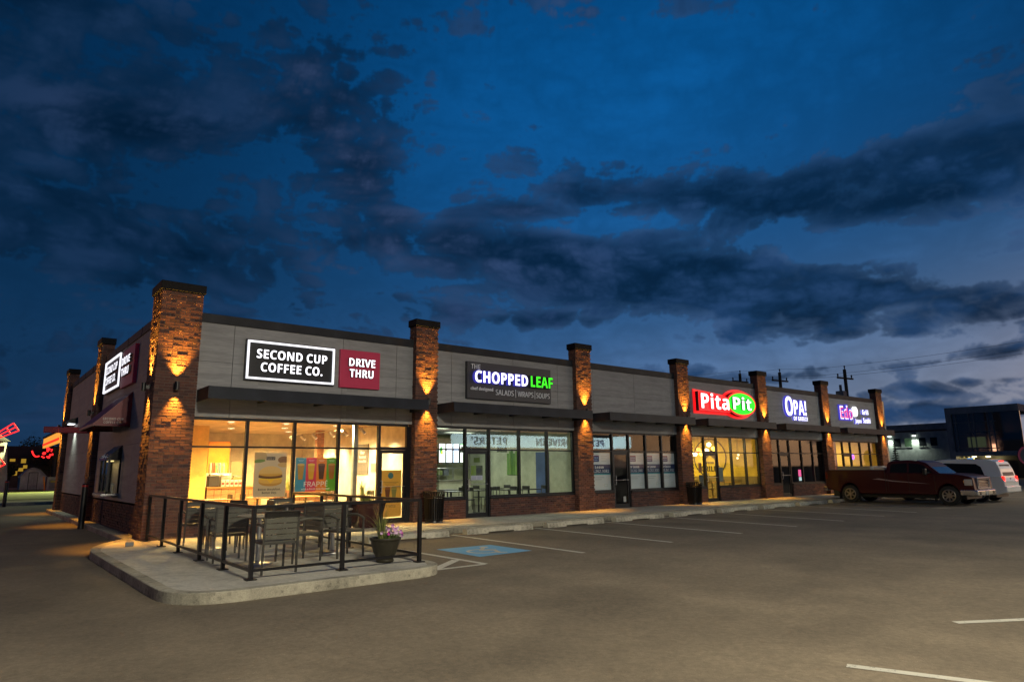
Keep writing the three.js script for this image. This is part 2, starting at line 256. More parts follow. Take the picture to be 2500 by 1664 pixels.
// disabled bay
flat([[4.47, 4.86], [5.76, 4.96], [5.72, 6.37], [4.42, 6.40]], 0.004, M.blue, 'painted_square');
{
  const g = [], P = (pts, w) => { for (let i = 0; i < pts.length - 1; i++) { const a = pts[i], b = pts[i + 1], L = Math.hypot(b[0] - a[0], b[1] - a[1]), q = new THREE.PlaneGeometry(L + w * 0.9, w); q.rotateZ(Math.atan2(b[1] - a[1], b[0] - a[0])); q.translate((a[0] + b[0]) / 2, (a[1] + b[1]) / 2, 0.00002 * i); g.push(q); } };
  const head = new THREE.CircleGeometry(0.085, 20); head.translate(-0.06, 0.45, 0); g.push(head);
  P([[-0.06, 0.33], [-0.05, -0.02], [0.19, -0.02], [0.30, -0.34], [0.40, -0.31]], 0.075); P([[-0.05, 0.14], [0.17, 0.14]], 0.06);
  const arc = []; for (let i = 0; i <= 18; i++) { const t = lerp(2.0, 5.75, i / 18); arc.push([0.0 + 0.27 * Math.cos(t), -0.16 + 0.27 * Math.sin(t)]); } P(arc, 0.06);
  const m = merge(g); m.scale(1.12, 1.12, 1); m.rotateX(-Math.PI / 2); m.rotateY(-0.75); m.translate(5.08, 0.009, 5.66); boxUV(m); struct('painted_symbol', m, M.paint);
}
// ---------------------------------------------------------------- walks
function slabBox(x0, x1, z0, z1, parent, m = M.concrete) { return part('slab', rbx(x0, x1, -0.05, TOP, z0, z1, 0.012), m, parent); }
{
  const walk = grp('sidewalk', scene); walk.userData.kind = 'structure';
  let x = 2.92; for (let i = 0; i < 25; i++) { slabBox(x, x + 1.494, -0.34, 1.98, walk); x += 1.5; }
  const kerb = grp('kerb', scene); kerb.userData.kind = 'structure'; let kx = 2.92; for (let i = 0; i < 13; i++) { part('kerb_stone', rbx(kx, kx + 2.885, -0.05, TOP - 0.003, 1.985, 2.2, 0.03), M.kerb, kerb); kx += 2.89; }
  const side = grp('side_kerb', scene); side.userData.kind = 'structure'; let z = -1.02; for (let i = 0; i < 6; i++) { part('kerb_stone', rbx(-0.12, 0.22, -0.05, TOP - 0.002, z - 2.9, z - 0.006, 0.03), M.kerb, side); z -= 2.9; }
}
// patio island
function islandShape(inset) {
  const s = new THREE.Shape(), i = inset, P = (x, z) => [x, -z];
  s.moveTo(...P(-0.10 + i * 0.6, -1.0 + i * 0.2)); s.bezierCurveTo(...P(-0.55 + i, -0.35 + i), ...P(-1.09 + i, 0.45 + i), ...P(-1.09 + i, 1.7));
  s.lineTo(...P(-1.09 + i, 6.75)); s.bezierCurveTo(...P(-1.09 + i, 7.4 - i * 0.6), ...P(-0.9 + i * 0.5, 7.76 - i), ...P(-0.15, 7.76 - i));
  s.lineTo(...P(2.3, 7.74 - i)); s.bezierCurveTo(...P(2.66 - i * 0.4, 7.72 - i), ...P(2.89 - i, 7.5 - i * 0.5), ...P(2.89 - i, 7.1)); s.lineTo(...P(2.89 - i, -0.36 + i * 0)); s.lineTo(...P(0.0, -0.36)); s.lineTo(...P(-0.06 + i * 0.4, -1.0 + i * 0.2)); return s;
}
{
  const isl = grp('patio', scene); isl.userData.kind = 'structure';
  const outer = islandShape(0.012), hole = islandShape(0.16); outer.holes.push(new THREE.Path(hole.getPoints(16)));
  const ring = new THREE.ExtrudeGeometry(outer, { depth: TOP - 0.012, bevelEnabled: true, bevelThickness: 0.012, bevelSize: 0.012, bevelSegments: 2, curveSegments: 16 }); ring.rotateX(-Math.PI / 2); boxUV(ring); part('kerb_edge', ring, M.kerb, isl);
  const inner = new THREE.ExtrudeGeometry(islandShape(0.166), { depth: TOP - 0.004, bevelEnabled: false, curveSegments: 16 }); inner.rotateX(-Math.PI / 2); boxUV(inner); part('slab', inner, M.concrete, isl);
}
// far kerbs and lawn on the drive-through side
{
  const k = grp('far_kerb', scene); k.userData.kind = 'structure';
  let x = -9; for (let i = 0; i < 6; i++) { part('kerb_stone', rbx(x, x + 2.99, -0.05, 0.15, -28.3, -27.9, 0.03), M.kerb, k); x += 3; }
  flat([[-60, -74], [22, -74], [22, -37], [-60, -37]], 0.03, std({ color: C(0.15, 0.18, 0.015), map: texDust, roughness: 0.95 }), 'lawn');
}
// ---------------------------------------------------------------- the strip mall
const mall = thing('strip_mall', 'long single storey brick and grey panel strip mall with lit storefronts', 'building');
const PX = [0, 6.8375, 13.42, 19.26, 25.36, 31.54, 38.24], CAPW = 0.833, W0 = 0.96, HCAP = 6.0, CAPH = 0.2, INS = 0.03;
const XEND = 39.07, ZB = -18.0;    // far ends of the building
const ROOMZ = -9;
// bricks: list of boxes on a face. axis 'z' faces +z, axis 'x' faces -x (dir -1) or +x (dir 1)
const BL = 0.2, BH = 0.0565, JT = 0.0115, BD = 0.04;
function brickBoxes(axis, dir, face, a0, a1, y0, y1, seed) {
  const r = rng(seed), out = []; const step = BL + JT, rows = Math.floor((y1 - y0) / (BH + JT));
  for (let j = 0; j < rows; j++) {
    const y = y0 + j * (BH + JT) + JT / 2; let a = a0 - (j % 2 ? step / 2 : 0) ;
    while (a < a1 - 0.01) {
      const s = Math.max(a, a0), e = Math.min(a + BL, a1); a += step; if (e - s < 0.035) continue;
      const pr = (r() - 0.35) * 0.013 + (r() < 0.07 ? 0.009 : 0), dh = (r() - 0.5) * 0.005, f = face + dir * pr, k = face - dir * BD;
      out.push({ s, e, y0: y + dh, y1: y + BH + dh, axis, lo: Math.min(f, k), hi: Math.max(f, k), tone: Math.floor(r() * brickTones.length), row: j });
    }
  }
  return out;
}
const brickGeo = (b) => b.axis === 'z' ? bx(b.s, b.e, b.y0, b.y1, b.lo, b.hi) : bx(b.lo, b.hi, b.y0, b.y1, b.s, b.e);
function tint(g, c) { const n = g.attributes.position.count, a = new Float32Array(n * 3); for (let i = 0; i < n; i++) a.set(c, i * 3); g.setAttribute('color', new THREE.BufferAttribute(a, 3)); return g; }
function brickStuff(list, parent, seed) { if (!list.length) return; const r = rng(seed); const o = part('brickwork', list.map((b) => { const k = 0.84 + 0.32 * r(); return tint(brickGeo(b), brickTones[b.tone].map((v) => v * k)); }), M.brickV, parent); o.userData.kind = 'stuff'; }
let loose = 300;                         // bricks built singly: the ones that show largest
function pillar(x0, x1, z0, z1, seed, singly) {  // z1 is the face towards the lot, x0 the face towards the drive-through
  const p = grp('brick_pillar', mall), y0 = TOP, y1 = HCAP - CAPH;
  part('core', bx(x0 + INS + 0.012, x1 - INS - 0.012, 0, y1 - 0.02, z0 + INS, z1 - INS - 0.012), M.mortar, p);
  const f = brickBoxes('z', 1, z1 - INS, x0 + INS, x1 - INS, y0, y1, seed), l = brickBoxes('x', -1, x0 + INS, z0 + INS, z1 - INS - 0.042, y0, y1, seed + 1), rr = brickBoxes('x', 1, x1 - INS, z0 + INS, z1 - INS - 0.042, y0, y1, seed + 2);
  let rest = [...l, ...rr], g300 = {};
  if (singly) {
    const pick = f.filter((b) => b.y0 > 1.35).slice(0, loose); loose -= pick.length; const keep = new Set(pick); rest.push(...f.filter((b) => !keep.has(b)));
    for (const b of pick) { const m = part('brick', bx(-(b.e - b.s) / 2, (b.e - b.s) / 2, -BH / 2, BH / 2, -(b.hi - b.lo) / 2, (b.hi - b.lo) / 2), brickMats[b.tone], p); m.position.set((b.s + b.e) / 2, (b.y0 + b.y1) / 2, (b.lo + b.hi) / 2); }
  } else rest.push(...f);
  brickStuff(rest, p, seed + 9);
  part('cap', [rbx(x0 - 0.015, x1 + 0.015, y1 - 0.005, HCAP, z0 - 0.015, z1 + 0.015, 0.012), bx(x0 + 0.02, x1 - 0.02, y1 - 0.035, y1 - 0.006, z0 + 0.02, z1 - 0.02)], M.dark, p);
  return p;
}
pillar(0, W0, -0.985, 0, 100, true);
for (let i = 1; i < 7; i++) pillar(PX[i], PX[i] + CAPW, -0.42, 0, 100 + i * 13, false);
for (const [i, z] of [-8.509, -16.96].entries()) { // along the drive-through
  const p = grp('brick_pillar', mall), zf = z, zb = z - 0.835; part('core', bx(INS + 0.012, 0.40, 0, 5.78, zb + INS + 0.012, zf - INS - 0.012), M.mortar, p);
  brickStuff([...brickBoxes('x', -1, INS, zb + INS, zf - INS, TOP, 5.8, 300 + i), ...brickBoxes('z', 1, zf - INS, INS + 0.045, 0.40, TOP, 5.8, 320 + i)], p, 340 + i);
  part('cap', rbx(-0.015, 0.42, 5.795, HCAP, zb - 0.015, zf + 0.015, 0.012), M.dark, p);
}
// facade panels with open joints, parapet, canopies, low walls and storefronts, bay by bay
const bays = []; for (let i = 0; i < 6; i++) bays.push([i ? PX[i] + CAPW - INS : W0 - INS, PX[i + 1] + INS]);
const mull = [[2.231, 3.429, 4.645, 5.858], [8.815, 9.733, 10.973, 12.208], [15.459, 16.366, 17.361, 18.336], [21.186, 22.099, 23.202, 24.326], [27.245, 28.184, 29.36, 30.493], [33.873, 34.805, 35.999, 37.242]];
const doorAt = [4, 1, 1, 1, 1, 1];
const SILL = 0.74, HEAD = 2.87, MID = 2.185, WZ = -0.3;
const panelY = [[2.885, 3.55], [3.556, 4.21], [4.216, 5.17]];
bays.forEach(([xa, xb], i) => {
  const w = grp('facade_wall', mall);
  part('backing', [bx(xa - 0.05, xb + 0.05, 2.90, 5.2, -0.5, -0.23)], M.joint, w);
  const nP = i === 0 ? [xa, xa + 0.82, xa + 3.72, xb - 0.55, xb] : i === 1 ? [xa, xa + 0.6, xa + 3.05, xb - 0.75, xb] : [xa, xa + (xb - xa) * 0.03 + 0.1, (xa + xb) / 2, xb - 0.28, xb];
  for (const [ya, yb] of panelY) for (let k = 0; k < nP.length - 1; k++) part('panel', bx(nP[k] + (k ? 0.006 : 0), nP[k + 1] - (k < nP.length - 2 ? 0.006 : 0), ya, yb, -0.23, -0.2), M.panel, w);
  part('parapet_flashing', [rbx(xa - 0.02, xb + 0.02, 5.165, 5.385, -0.75, -0.172, 0.012), bx(xa, xb, 5.155, 5.164, -0.3, -0.19)], M.flash, mall);
  // canopy from the wall over the walk
  const ca = xa + (i ? 0.04 : 0.05), cb = xb - 0.05, cn = grp('canopy', mall);
  part('fascia', [bx(ca, cb, 3.225, 3.51, 0.74, 0.78), bx(ca, ca + 0.04, 3.225, 3.51, -0.2, 0.74), bx(cb - 0.04, cb, 3.225, 3.51, -0.2, 0.74)], M.canopy, cn);
  part('deck', bx(ca + 0.04, cb - 0.04, 3.44, 3.48, -0.2, 0.74), M.flash, cn);
  for (let k = 1; k < 4; k++) part('rib', bx(lerp(ca, cb, k / 4) - 0.03, lerp(ca, cb, k / 4) + 0.03, 3.26, 3.44, -0.2, 0.74), M.flash, cn);
  // low brick wall, storefront frame and panes
  const e = [i ? xa - 0.02 : xa, ...mull[i], xb - (i ? 0.02 : 0.10)], di = doorAt[i], low = grp('low_wall', mall);
  for (let k = 0; k < 5; k++) if (k !== di) {
    const a = k && k - 1 !== di ? e[k] : e[k] + 0.02, b = k < 4 && k + 1 !== di ? e[k + 1] : e[k + 1] - 0.02;
    part('core', bx(a + 0.004, b - 0.004, 0, SILL - 0.06, -0.42, -0.232), M.mortar, low);
    brickStuff(brickBoxes('z', 1, -0.215, a, b, TOP, SILL - 0.05, 400 + i * 10 + k), low, 470 + i * 10 + k);
    part('sill', rbx(a, b, SILL - 0.055, SILL - 0.004, -0.42, -0.19, 0.008), M.frame, low);
  }
  const sf = grp('storefront', mall), fr = [], T = 0.035;
  fr.push(bx(e[0], e[5], HEAD - 0.05, HEAD + 0.012, WZ - 0.05, WZ + 0.05));
  for (let k = 0; k <= 5; k++) fr.push(bx(e[k] - (k === 0 ? 0.02 : T), e[k] + (k === 5 ? (i ? 0.05 : 0.12) : T), k === di || k === di + 1 ? TOP : SILL, HEAD - 0.05, WZ - 0.055, WZ + 0.055));
  for (let k = 0; k < 5; k++) { if (k !== di) { fr.push(bx(e[k] + T, e[k + 1] - T, MID - 0.022, MID + 0.022, WZ - 0.045, WZ + 0.045)); fr.push(bx(e[k] + T, e[k + 1] - T, SILL - 0.003, SILL + 0.05, WZ - 0.045, WZ + 0.045)); } else fr.push(bx(e[k] + T, e[k + 1] - T, MID - 0.03, MID + 0.05, WZ - 0.045, WZ + 0.045)); }
  part('frame', fr, M.frame, sf);
  for (let k = 0; k < 5; k++) {
    const a = e[k] + T, b = e[k + 1] - T, pane = (y0, y1) => { const g = new THREE.PlaneGeometry(b - a, y1 - y0); g.translate((a + b) / 2, (y0 + y1) / 2, WZ); return part('pane', g, M.glass, sf); };
    pane(k === di ? MID + 0.05 : MID + 0.022, HEAD - 0.05); if (k !== di) pane(SILL + 0.05, MID - 0.022);
  }
  { const a = e[di] + T + 0.004, b = e[di + 1] - T - 0.004, dr = grp('door', mall), s = 0.075;
    part('door_frame', [bx(a, a + s, TOP + 0.01, MID - 0.035, WZ - 0.025, WZ + 0.025), bx(b - s, b, TOP + 0.01, MID - 0.035, WZ - 0.025, WZ + 0.025), bx(a + s, b - s, MID - 0.13, MID - 0.035, WZ - 0.025, WZ + 0.025), bx(a + s, b - s, TOP + 0.01, TOP + 0.14, WZ - 0.025, WZ + 0.025)], M.frame, dr);
    const g = new THREE.PlaneGeometry(b - a - 2 * s, MID - 0.13 - TOP - 0.14); g.translate((a + b) / 2, (MID - 0.13 + TOP + 0.14) / 2, WZ); part('pane', g, M.glass, dr);
    const hx = a + 0.05, hz = WZ + 0.09; part('handle', [tube(V(hx, 0.98, WZ + 0.02), V(hx, 0.98, hz), 0.012), tube(V(hx, 1.30, WZ + 0.02), V(hx, 1.30, hz), 0.012), tube(V(hx, 0.97, hz), V(hx, 1.31, hz), 0.014), tube(V(a + 0.03, 1.14, WZ + 0.05), V(b - 0.03, 1.14, WZ + 0.05), 0.010)], M.steel, dr);
  }
});
// drive-through side wall: panels, low wall, parapet
{
  const w = grp('facade_wall', mall), X = 0.2; part('backing', bx(0.235, 0.45, 0.1, 5.2, ZB, -0.98), M.joint, w);
  const low = grp('low_wall', mall);
  for (const [za, zb] of [[-8.51 + INS, -0.985], [-16.96 + INS, -9.344 - INS + 0.06]].map(([a, b]) => [a, b])) {
    const n = za < -12 ? 3 : 4, st = (zb - za) / n; for (let k = 0; k < n; k++) for (const [ya, yb] of [[0.87, 2.32], [2.326, 3.78], [3.786, 5.17]]) part('panel', bx(X, X + 0.034, ya, yb, za + k * st + (k ? 0.006 : 0), za + (k + 1) * st - (k < n - 1 ? 0.006 : 0)), M.panel, w);
    part('core', bx(0.235, 0.4, 0.02, 0.85, za, zb), M.mortar, low); brickStuff(brickBoxes('x', -1, 0.2, za, zb, TOP, 0.86, 700 + Math.round(za)), low, 720);
    part('parapet_flashing', rbx(0.17, 0.75, 5.165, 5.385, za - 0.02, zb + 0.02, 0.012), M.flash, mall);
    // sheet joints of the flashing
    for (let k = 1; k < 4; k++) { const zz = lerp(za, zb, k / 4); part('flashing_seam', bx(0.162, 0.2, 5.165, 5.387, zz - 0.012, zz + 0.012), M.frame, mall); }
  }
}
// shell: roof, back and end walls, floors, ceilings, party walls
part('roof', bx(0.5, XEND, 4.75, 5.0, ZB, -0.5), M.joint, mall);
part('rear_wall', bx(0.45, XEND, 0, 5.3, ZB - 0.2, ZB), M.panel, mall);
part('end_wall', bx(XEND, XEND + 0.2, 0, 5.3, ZB, -0.05), M.panel, mall);
// ---------------------------------------------------------------- rooms behind the storefronts
const wallM = (r, g, b, rough = 0.8) => std({ color: C(r, g, b), roughness: rough, map: texDust });
function room(i, o) {
  const x0 = i ? PX[i] + 0.47 : 0.5, x1 = PX[i + 1] + 0.36, zb = o.zb ?? ROOMZ, r = grp('interior', mall), zf = -0.425;
  part('floor', bx(x0, x1, 0.02, TOP + 0.005, zb, -0.25), o.floor, r); part('ceiling', bx(x0, x1, 3.0, 3.1, zb, zf), o.ceil, r);
  part('back_wall', bx(x0, x1, TOP + 0.005, 3.0, zb - 0.1, zb), o.back, r); part('party_wall', bx(x1, x1 + 0.05, TOP + 0.005, 3.0, zb, zf), o.right, r); part('party_wall', bx(x0 - 0.05, x0, TOP + 0.005, 3.0, zb, zf), o.left, r);
  return { x0, x1, zb };
}
function ceilingLamp(x, z, w, d, col, k, glowK, label, group) { // recessed fitting: trim, diffuser and its light
  const t = thing('ceiling_light', label, 'light', [x, 2.93, z], 0, group);
  part('trim', [bx(-w / 2 - 0.03, w / 2 + 0.03, 0.05, 0.069, -d / 2 - 0.03, -d / 2), bx(-w / 2 - 0.03, w / 2 + 0.03, 0.05, 0.069, d / 2, d / 2 + 0.03), bx(-w / 2 - 0.03, -w / 2, 0.05, 0.069, -d / 2, d / 2), bx(w / 2, w / 2 + 0.03, 0.05, 0.069, -d / 2, d / 2)], wallM(0.8, 0.8, 0.8), t);
  part('diffuser', bx(-w / 2, w / 2, 0.055, 0.066, -d / 2, d / 2), glow(col, glowK), t);
  area(V(x, 2.975, z), V(x, 0, z), w, d, col, k);
}
function downlight(x, z, col) { spot(V(x, 2.97, z), V(x, 0, z), C(1, 0.68, 0.25), 104, 1.4, 0.6, null, 5); const t = thing('downlight', 'small round recessed downlight in the cafe ceiling', 'light', [x, 2.985, z], 0, 'recessed downlights in the cafe ceiling'); part('lens', cyl(0.10, 0.10, 0, 0.012, 0, 0, 18), glow(col, 5), t); part('ring', new THREE.TorusGeometry(0.105, 0.01, 6, 20).rotateX(Math.PI / 2), wallM(0.8, 0.78, 0.7), t); }
function cafeChair(x, z, turn, label, m, group) {
  const t = thing('indoor_chair', label, 'chair', [x, TOP + 0.005, z], turn, group);
  part('seat', rbx(-0.2, 0.2, 0.44, 0.47, -0.2, 0.2, 0.01), m, t); part('backrest', [rbx(-0.19, 0.19, 0.74, 0.86, -0.205, -0.18, 0.01)], m, t);
  for (const [a, b] of [[-1, -1], [1, -1], [-1, 1], [1, 1]]) part('leg', tube(V(a * 0.18, b < 0 ? 0.85 : 0.45, b * 0.18), V(a * 0.2, 0, b * 0.2), 0.013, 6), m, t);
  return t;
}
function cafeTable(x, z, label, top, m, group) { const t = thing('indoor_table', label, 'table', [x, TOP + 0.005, z], 0, group); part('tabletop', rbx(-0.33, 0.33, 0.72, 0.75, -0.33, 0.33, 0.01), top, t); part('pedestal', cyl(0.03, 0.03, 0.02, 0.72, 0, 0, 10), m, t); part('base', cyl(0.22, 0.2, 0, 0.025, 0, 0, 20), m, t); }

// --- cafe at the corner
const warm = C(1.0, 0.66, 0.27);
{
  const cream = wallM(0.80, 0.72, 0.55), yel = wallM(0.86, 0.56, 0.13), org = wallM(0.92, 0.32, 0.02), white = wallM(0.86, 0.80, 0.66);
  const R = room(0, { floor: wallM(0.34, 0.22, 0.12, 0.35), ceil: wallM(0.82, 0.66, 0.42), back: cream, right: white, left: yel });
  const zc = -5.2, px = onZ(507, 1100, zc).x, oz = -7.4;
  solo('partition', bx(R.x0 + 0.01, px, TOP + 0.006, 2.995, zc - 0.12, zc), yel, 'yellow partition wall reaching the ceiling inside the corner cafe', 'partition');
  solo('wall_board', bx(onZ(508, 1100, oz).x, onZ(561, 1100, oz).x, 1.0, 2.62, oz - 0.04, oz), org, 'tall orange board behind the cafe bottle shelf', 'board');
  solo('wall_board', bx(onZ(561, 1150, oz).x + 0.02, onZ(592, 1150, oz).x, 1.05, 1.95, oz - 0.05, oz), wallM(0.33, 0.30, 0.16), 'olive board hanging beside the orange board in the cafe', 'board');
  // counter
  const cz = -5.6, ca = onZ(503, 1200, cz).x, cb = onZ(640, 1200, cz).x, ct = thing('counter', 'long cafe service counter with pale wooden front and amber top', 'counter', [(ca + cb) / 2, TOP + 0.005, cz]);
  const L = (cb - ca) / 2, wd = std({ map: texWood, color: C(1, 0.95, 0.8), roughness: 0.5 });
  part('worktop', rbx(-L, L, 0.93, 1.0, -0.62, 0.04, 0.01), std({ map: texWood, color: C(1, 0.7, 0.3), roughness: 0.4 }), ct);
  for (let k = 0; k < 8; k++) part('front_panel', bx(-L + 0.02 + k * (2 * L - 0.04) / 8 + 0.004, -L + 0.02 + (k + 1) * (2 * L - 0.04) / 8 - 0.004, 0.02, 0.93, -0.03, 0), wd, ct);
  part('carcass', bx(-L + 0.02, L - 0.02, 0, 0.93, -0.6, -0.031), wallM(0.2, 0.15, 0.1), ct);
  // back shelf with bottles
  const sz = -6.6, sa = onZ(506, 1150, sz).x, sb = onZ(562, 1150, sz).x, sh = thing('back_shelf', 'white shelf unit holding bottles behind the cafe counter', 'shelf', [0, TOP + 0.005, 0]);
  part('shelf_board', bx(sa, sb, 1.33, 1.42, sz - 0.35, sz), white, sh); part('shelf_board', bx(sa, sb, 0.9, 0.94, sz - 0.35, sz), white, sh); part('side_panel', bx(sa - 0.04, sa, 0, 1.42, sz - 0.35, sz), white, sh); part('side_panel', bx(sb, sb + 0.04, 0, 1.42, sz - 0.35, sz), white, sh); part('carcass', bx(sa, sb, 0, 0.9, sz - 0.35, sz - 0.02), wallM(0.4, 0.35, 0.25), sh);
  const bc = [[0.7, 0.6, 0.4, 'cream'], [0.25, 0.12, 0.06, 'brown'], [0.75, 0.10, 0.03, 'red'], [0.10, 0.45, 0.16, 'green'], [0.3, 0.25, 0.2, 'grey'], [0.12, 0.3, 0.4, 'blue'], [0.7, 0.5, 0.1, 'amber'], [0.15, 0.3, 0.35, 'teal'], [0.75, 0.6, 0.1, 'yellow']];
  bc.forEach((c, k) => { const b = thing('bottle', c[3] + ' syrup bottle standing on the top of the white cafe shelf', 'bottle', [lerp(sa + 0.12, sb - 0.12, k / 8), TOP + 0.005 + 1.42, sz - 0.15], 0, 'syrup bottles on the cafe shelf'); part('body', cyl(0.05, 0.05, 0, 0.24, 0, 0, 10), wallM(c[0], c[1], c[2], 0.3), b); part('neck', cyl(0.045, 0.018, 0.24, 0.34, 0, 0, 10), wallM(c[0] * 0.7, c[1] * 0.7, c[2] * 0.7, 0.3), b); });
  ['espresso machine', 'grinder', 'till'].forEach((n, k) => { const m = thing('machine', ['dark espresso machine on the cafe counter', 'small glass fronted grinder on the cafe counter', 'olive till screen on the cafe counter'][k], 'machine', [lerp(ca + 0.25, cb - 0.6, k / 2.4), TOP + 1.005, cz - 0.3]); part('body', rbx(-0.16, 0.16, 0, 0.34 - k * 0.03, -0.14, 0.14, 0.02), [wallM(0.08, 0.08, 0.08, 0.3), wallM(0.5, 0.5, 0.42, 0.2), wallM(0.35, 0.3, 0.12, 0.4)][k], m); part('top', rbx(-0.12, 0.12, 0.34 - k * 0.03, 0.4 - k * 0.03, -0.1, 0.1, 0.015), M.steel, m); });
  for (let k = 0; k < 6; k++) { const b = thing('coffee_bag', 'white printed coffee bag in the row on the cafe counter', 'bag', [lerp(onZ(545, 1190, cz).x, onZ(598, 1190, cz).x, k / 5), TOP + 1.005, cz - 0.12], 0, 'coffee bags on the cafe counter'); part('body', rbx(-0.055, 0.055, 0, 0.2, -0.035, 0.035, 0.012), wallM(0.85, 0.8, 0.7), b); part('print', bx(-0.04, 0.04, 0.05, 0.13, 0.0352, 0.037), wallM(0.6, 0.08, 0.05), b); }
  // ceiling lights and track lights
  for (const [x, z] of [[1.6, -1.4], [3.4, -1.4], [5.4, -1.4], [2.7, -3.2], [4.3, -3.2], [6.0, -3.4], [3.6, -6.2], [5.0, -5.2], [5.9, -7.2]]) downlight(x, z, C(1, 0.86, 0.6));
  const tr = thing('track_light', 'white ceiling track with angled spot heads facing the cafe side wall', 'light', [6.1, 2.78, -4.4]);
  part('track', bx(-0.02, 0.02, 0.06, 0.1, -3.4, 3.4), wallM(0.7, 0.6, 0.45), tr); part('stem', [cyl(0.01, 0.01, 0.1, 0.22, 0, -2.5, 6), cyl(0.01, 0.01, 0.1, 0.22, 0, 2.5, 6)], M.steel, tr);
  for (const dz of [-3.0, -2.0, -1.0, 0.4, 1.4, 2.6]) { const h = part('spot_head', [tube(V(-0.06, 0.05, 0), V(0.09, -0.09, 0), 0.05, 12), cyl(0.01, 0.01, 0.0, 0.07, -0.02, 0, 6)].map((g) => { g.translate(0, 0, dz); return g; }), M.steel, tr); spot(V(6.24, 2.66, -4.4 + dz), V(R.x1, 1.7, -4.4 + dz), C(1, 0.72, 0.36), 26, 0.62, 0.8); part('bulb', new THREE.CylinderGeometry(0.042, 0.042, 0.006, 12).applyQuaternion(new THREE.Quaternion().setFromUnitVectors(V(0, 1, 0), V(0.73, -0.68, 0))).translate(0.093, -0.093, dz), glow(C(1, 0.85, 0.6), 3), h); }
  // wall boards on the white side wall
  const wb = R.x1 - 0.03, pa = onX(872, 1085, wb), pb = onX(897, 1158, wb);
  const bd = thing('menu_board', 'dark grey notice board with pale lettering on the white cafe wall', 'board', [wb, 0, (pa.z + pb.z) / 2], -Math.PI / 2), bw = Math.abs(pa.z - pb.z) / 2; part('panel', rbx(-bw, bw, pb.y, pa.y, -0.03, 0.0, 0.006), wallM(0.14, 0.13, 0.11), bd);
  part('lettering', [text('Our', fontB, -bw * 0.35, pa.y - 0.32, bw * 0.7, 0.09, 0.004), text('Seasonal', fontB, -bw * 0.6, pa.y - 0.46, bw * 1.2, 0.08, 0.004), text('Favourites', fontB, -bw * 0.65, pa.y - 0.6, bw * 1.3, 0.08, 0.004)], wallM(0.85, 0.8, 0.7), bd);
  const pc = onX(905, 1131, wb), pd = onX(917, 1151, wb), b2 = thing('wall_frame', 'small grey framed notice beside the menu board in the cafe', 'frame', [wb, 0, (pc.z + pd.z) / 2], -Math.PI / 2), bw2 = Math.abs(pc.z - pd.z) / 2; part('panel', rbx(-bw2, bw2, pd.y, pc.y, -0.02, 0, 0.005), wallM(0.25, 0.25, 0.24), b2);
  const cg = onZ(866, 1100, -1.3); const col = thing('steel_column', 'slim blue grey steel column standing inside the cafe windows', 'column', [cg.x, TOP + 0.005, -1.3]); part('shaft', rbx(-0.065, 0.065, 0, 2.85, -0.065, 0.065, 0.01), wallM(0.20, 0.27, 0.31, 0.4), col); part('base_plate', bx(-0.1, 0.1, 0, 0.02, -0.1, 0.1), M.steel, col);
  const dz = -6.0, da = onZ(779, 1100, dz); const dc = thing('wood_column', 'tan wooden column by the lit side wall of the cafe', 'column', [da.x, TOP + 0.005, dz]); part('shaft', rbx(-0.12, 0.12, 0, 2.85, -0.12, 0.12, 0.01), std({ map: texWood, color: C(1, 0.85, 0.6) }), dc);
  // furniture
  const dk = wallM(0.05, 0.04, 0.035, 0.4), tw = std({ map: texWood, color: C(1, 0.85, 0.6), roughness: 0.4 });
  [[2.1, -2.2], [3.3, -2.4], [4.6, -2.2], [5.6, -1.6]].forEach(([x, z], k) => { cafeTable(x, z, 'square wooden table inside the cafe windows', tw, dk, 'tables inside the cafe'); cafeChair(x - 0.55, z, Math.PI / 2, 'dark indoor chair drawn up to a square cafe table', dk, 'chairs inside the cafe'); cafeChair(x + 0.55, z, -Math.PI / 2, 'dark indoor chair drawn up to a square cafe table', dk, 'chairs inside the cafe'); });
  const bq = onZ(760, 1200, -4.4); const bn = thing('bench', 'dark wooden slatted bench back along the cafe side', 'bench', [5.6, TOP + 0.005, -4.6]); part('seat', rbx(-1.1, 1.1, 0.42, 0.47, -0.25, 0.25, 0.01), dk, bn); part('backrest', rbx(-1.1, 1.1, 0.5, 0.95, -0.28, -0.24, 0.01), std({ map: texWood, color: C(0.35, 0.25, 0.18) }), bn);
}
// grassy plants, used indoors and out: many thin tapering blades
function blades(n, r0, h, spread, seed, wide = 0.012) {
  const r = rng(seed), pos = [];
  for (let i = 0; i < n; i++) {
    const a = r() * 6.283, rr = Math.sqrt(r()) * r0, L = h * (0.55 + 0.45 * r()), out = spread * (0.15 + 0.85 * r()), w = wide * (0.6 + 0.6 * r()), ca = Math.cos(a), sa = Math.sin(a), bxx = ca * rr, bz = sa * rr; let prev = null;
    for (let k = 0; k <= 5; k++) { const t = k / 5, y = L * (t - 0.28 * t * t * out / spread * 1.3), o = out * t * t, wk = w * (1 - t * 0.95), cx = bxx + ca * o, cz = bz + sa * o; const A = [cx - sa * wk, y, cz + ca * wk], B = [cx + sa * wk, y, cz - ca * wk]; if (prev) pos.push(...prev[0], ...prev[1], ...B, ...prev[0], ...B, ...A); prev = [A, B]; }
  }
  const g = new THREE.BufferGeometry(); g.setAttribute('position', new THREE.Float32BufferAttribute(pos, 3)); g.computeVertexNormals(); return boxUV(g);
}
const leafM = mat({ color: C(0.10, 0.14, 0.035), roughness: 0.7, side: THREE.DoubleSide }), leafY = mat({ color: C(0.20, 0.22, 0.05), roughness: 0.7, side: THREE.DoubleSide });
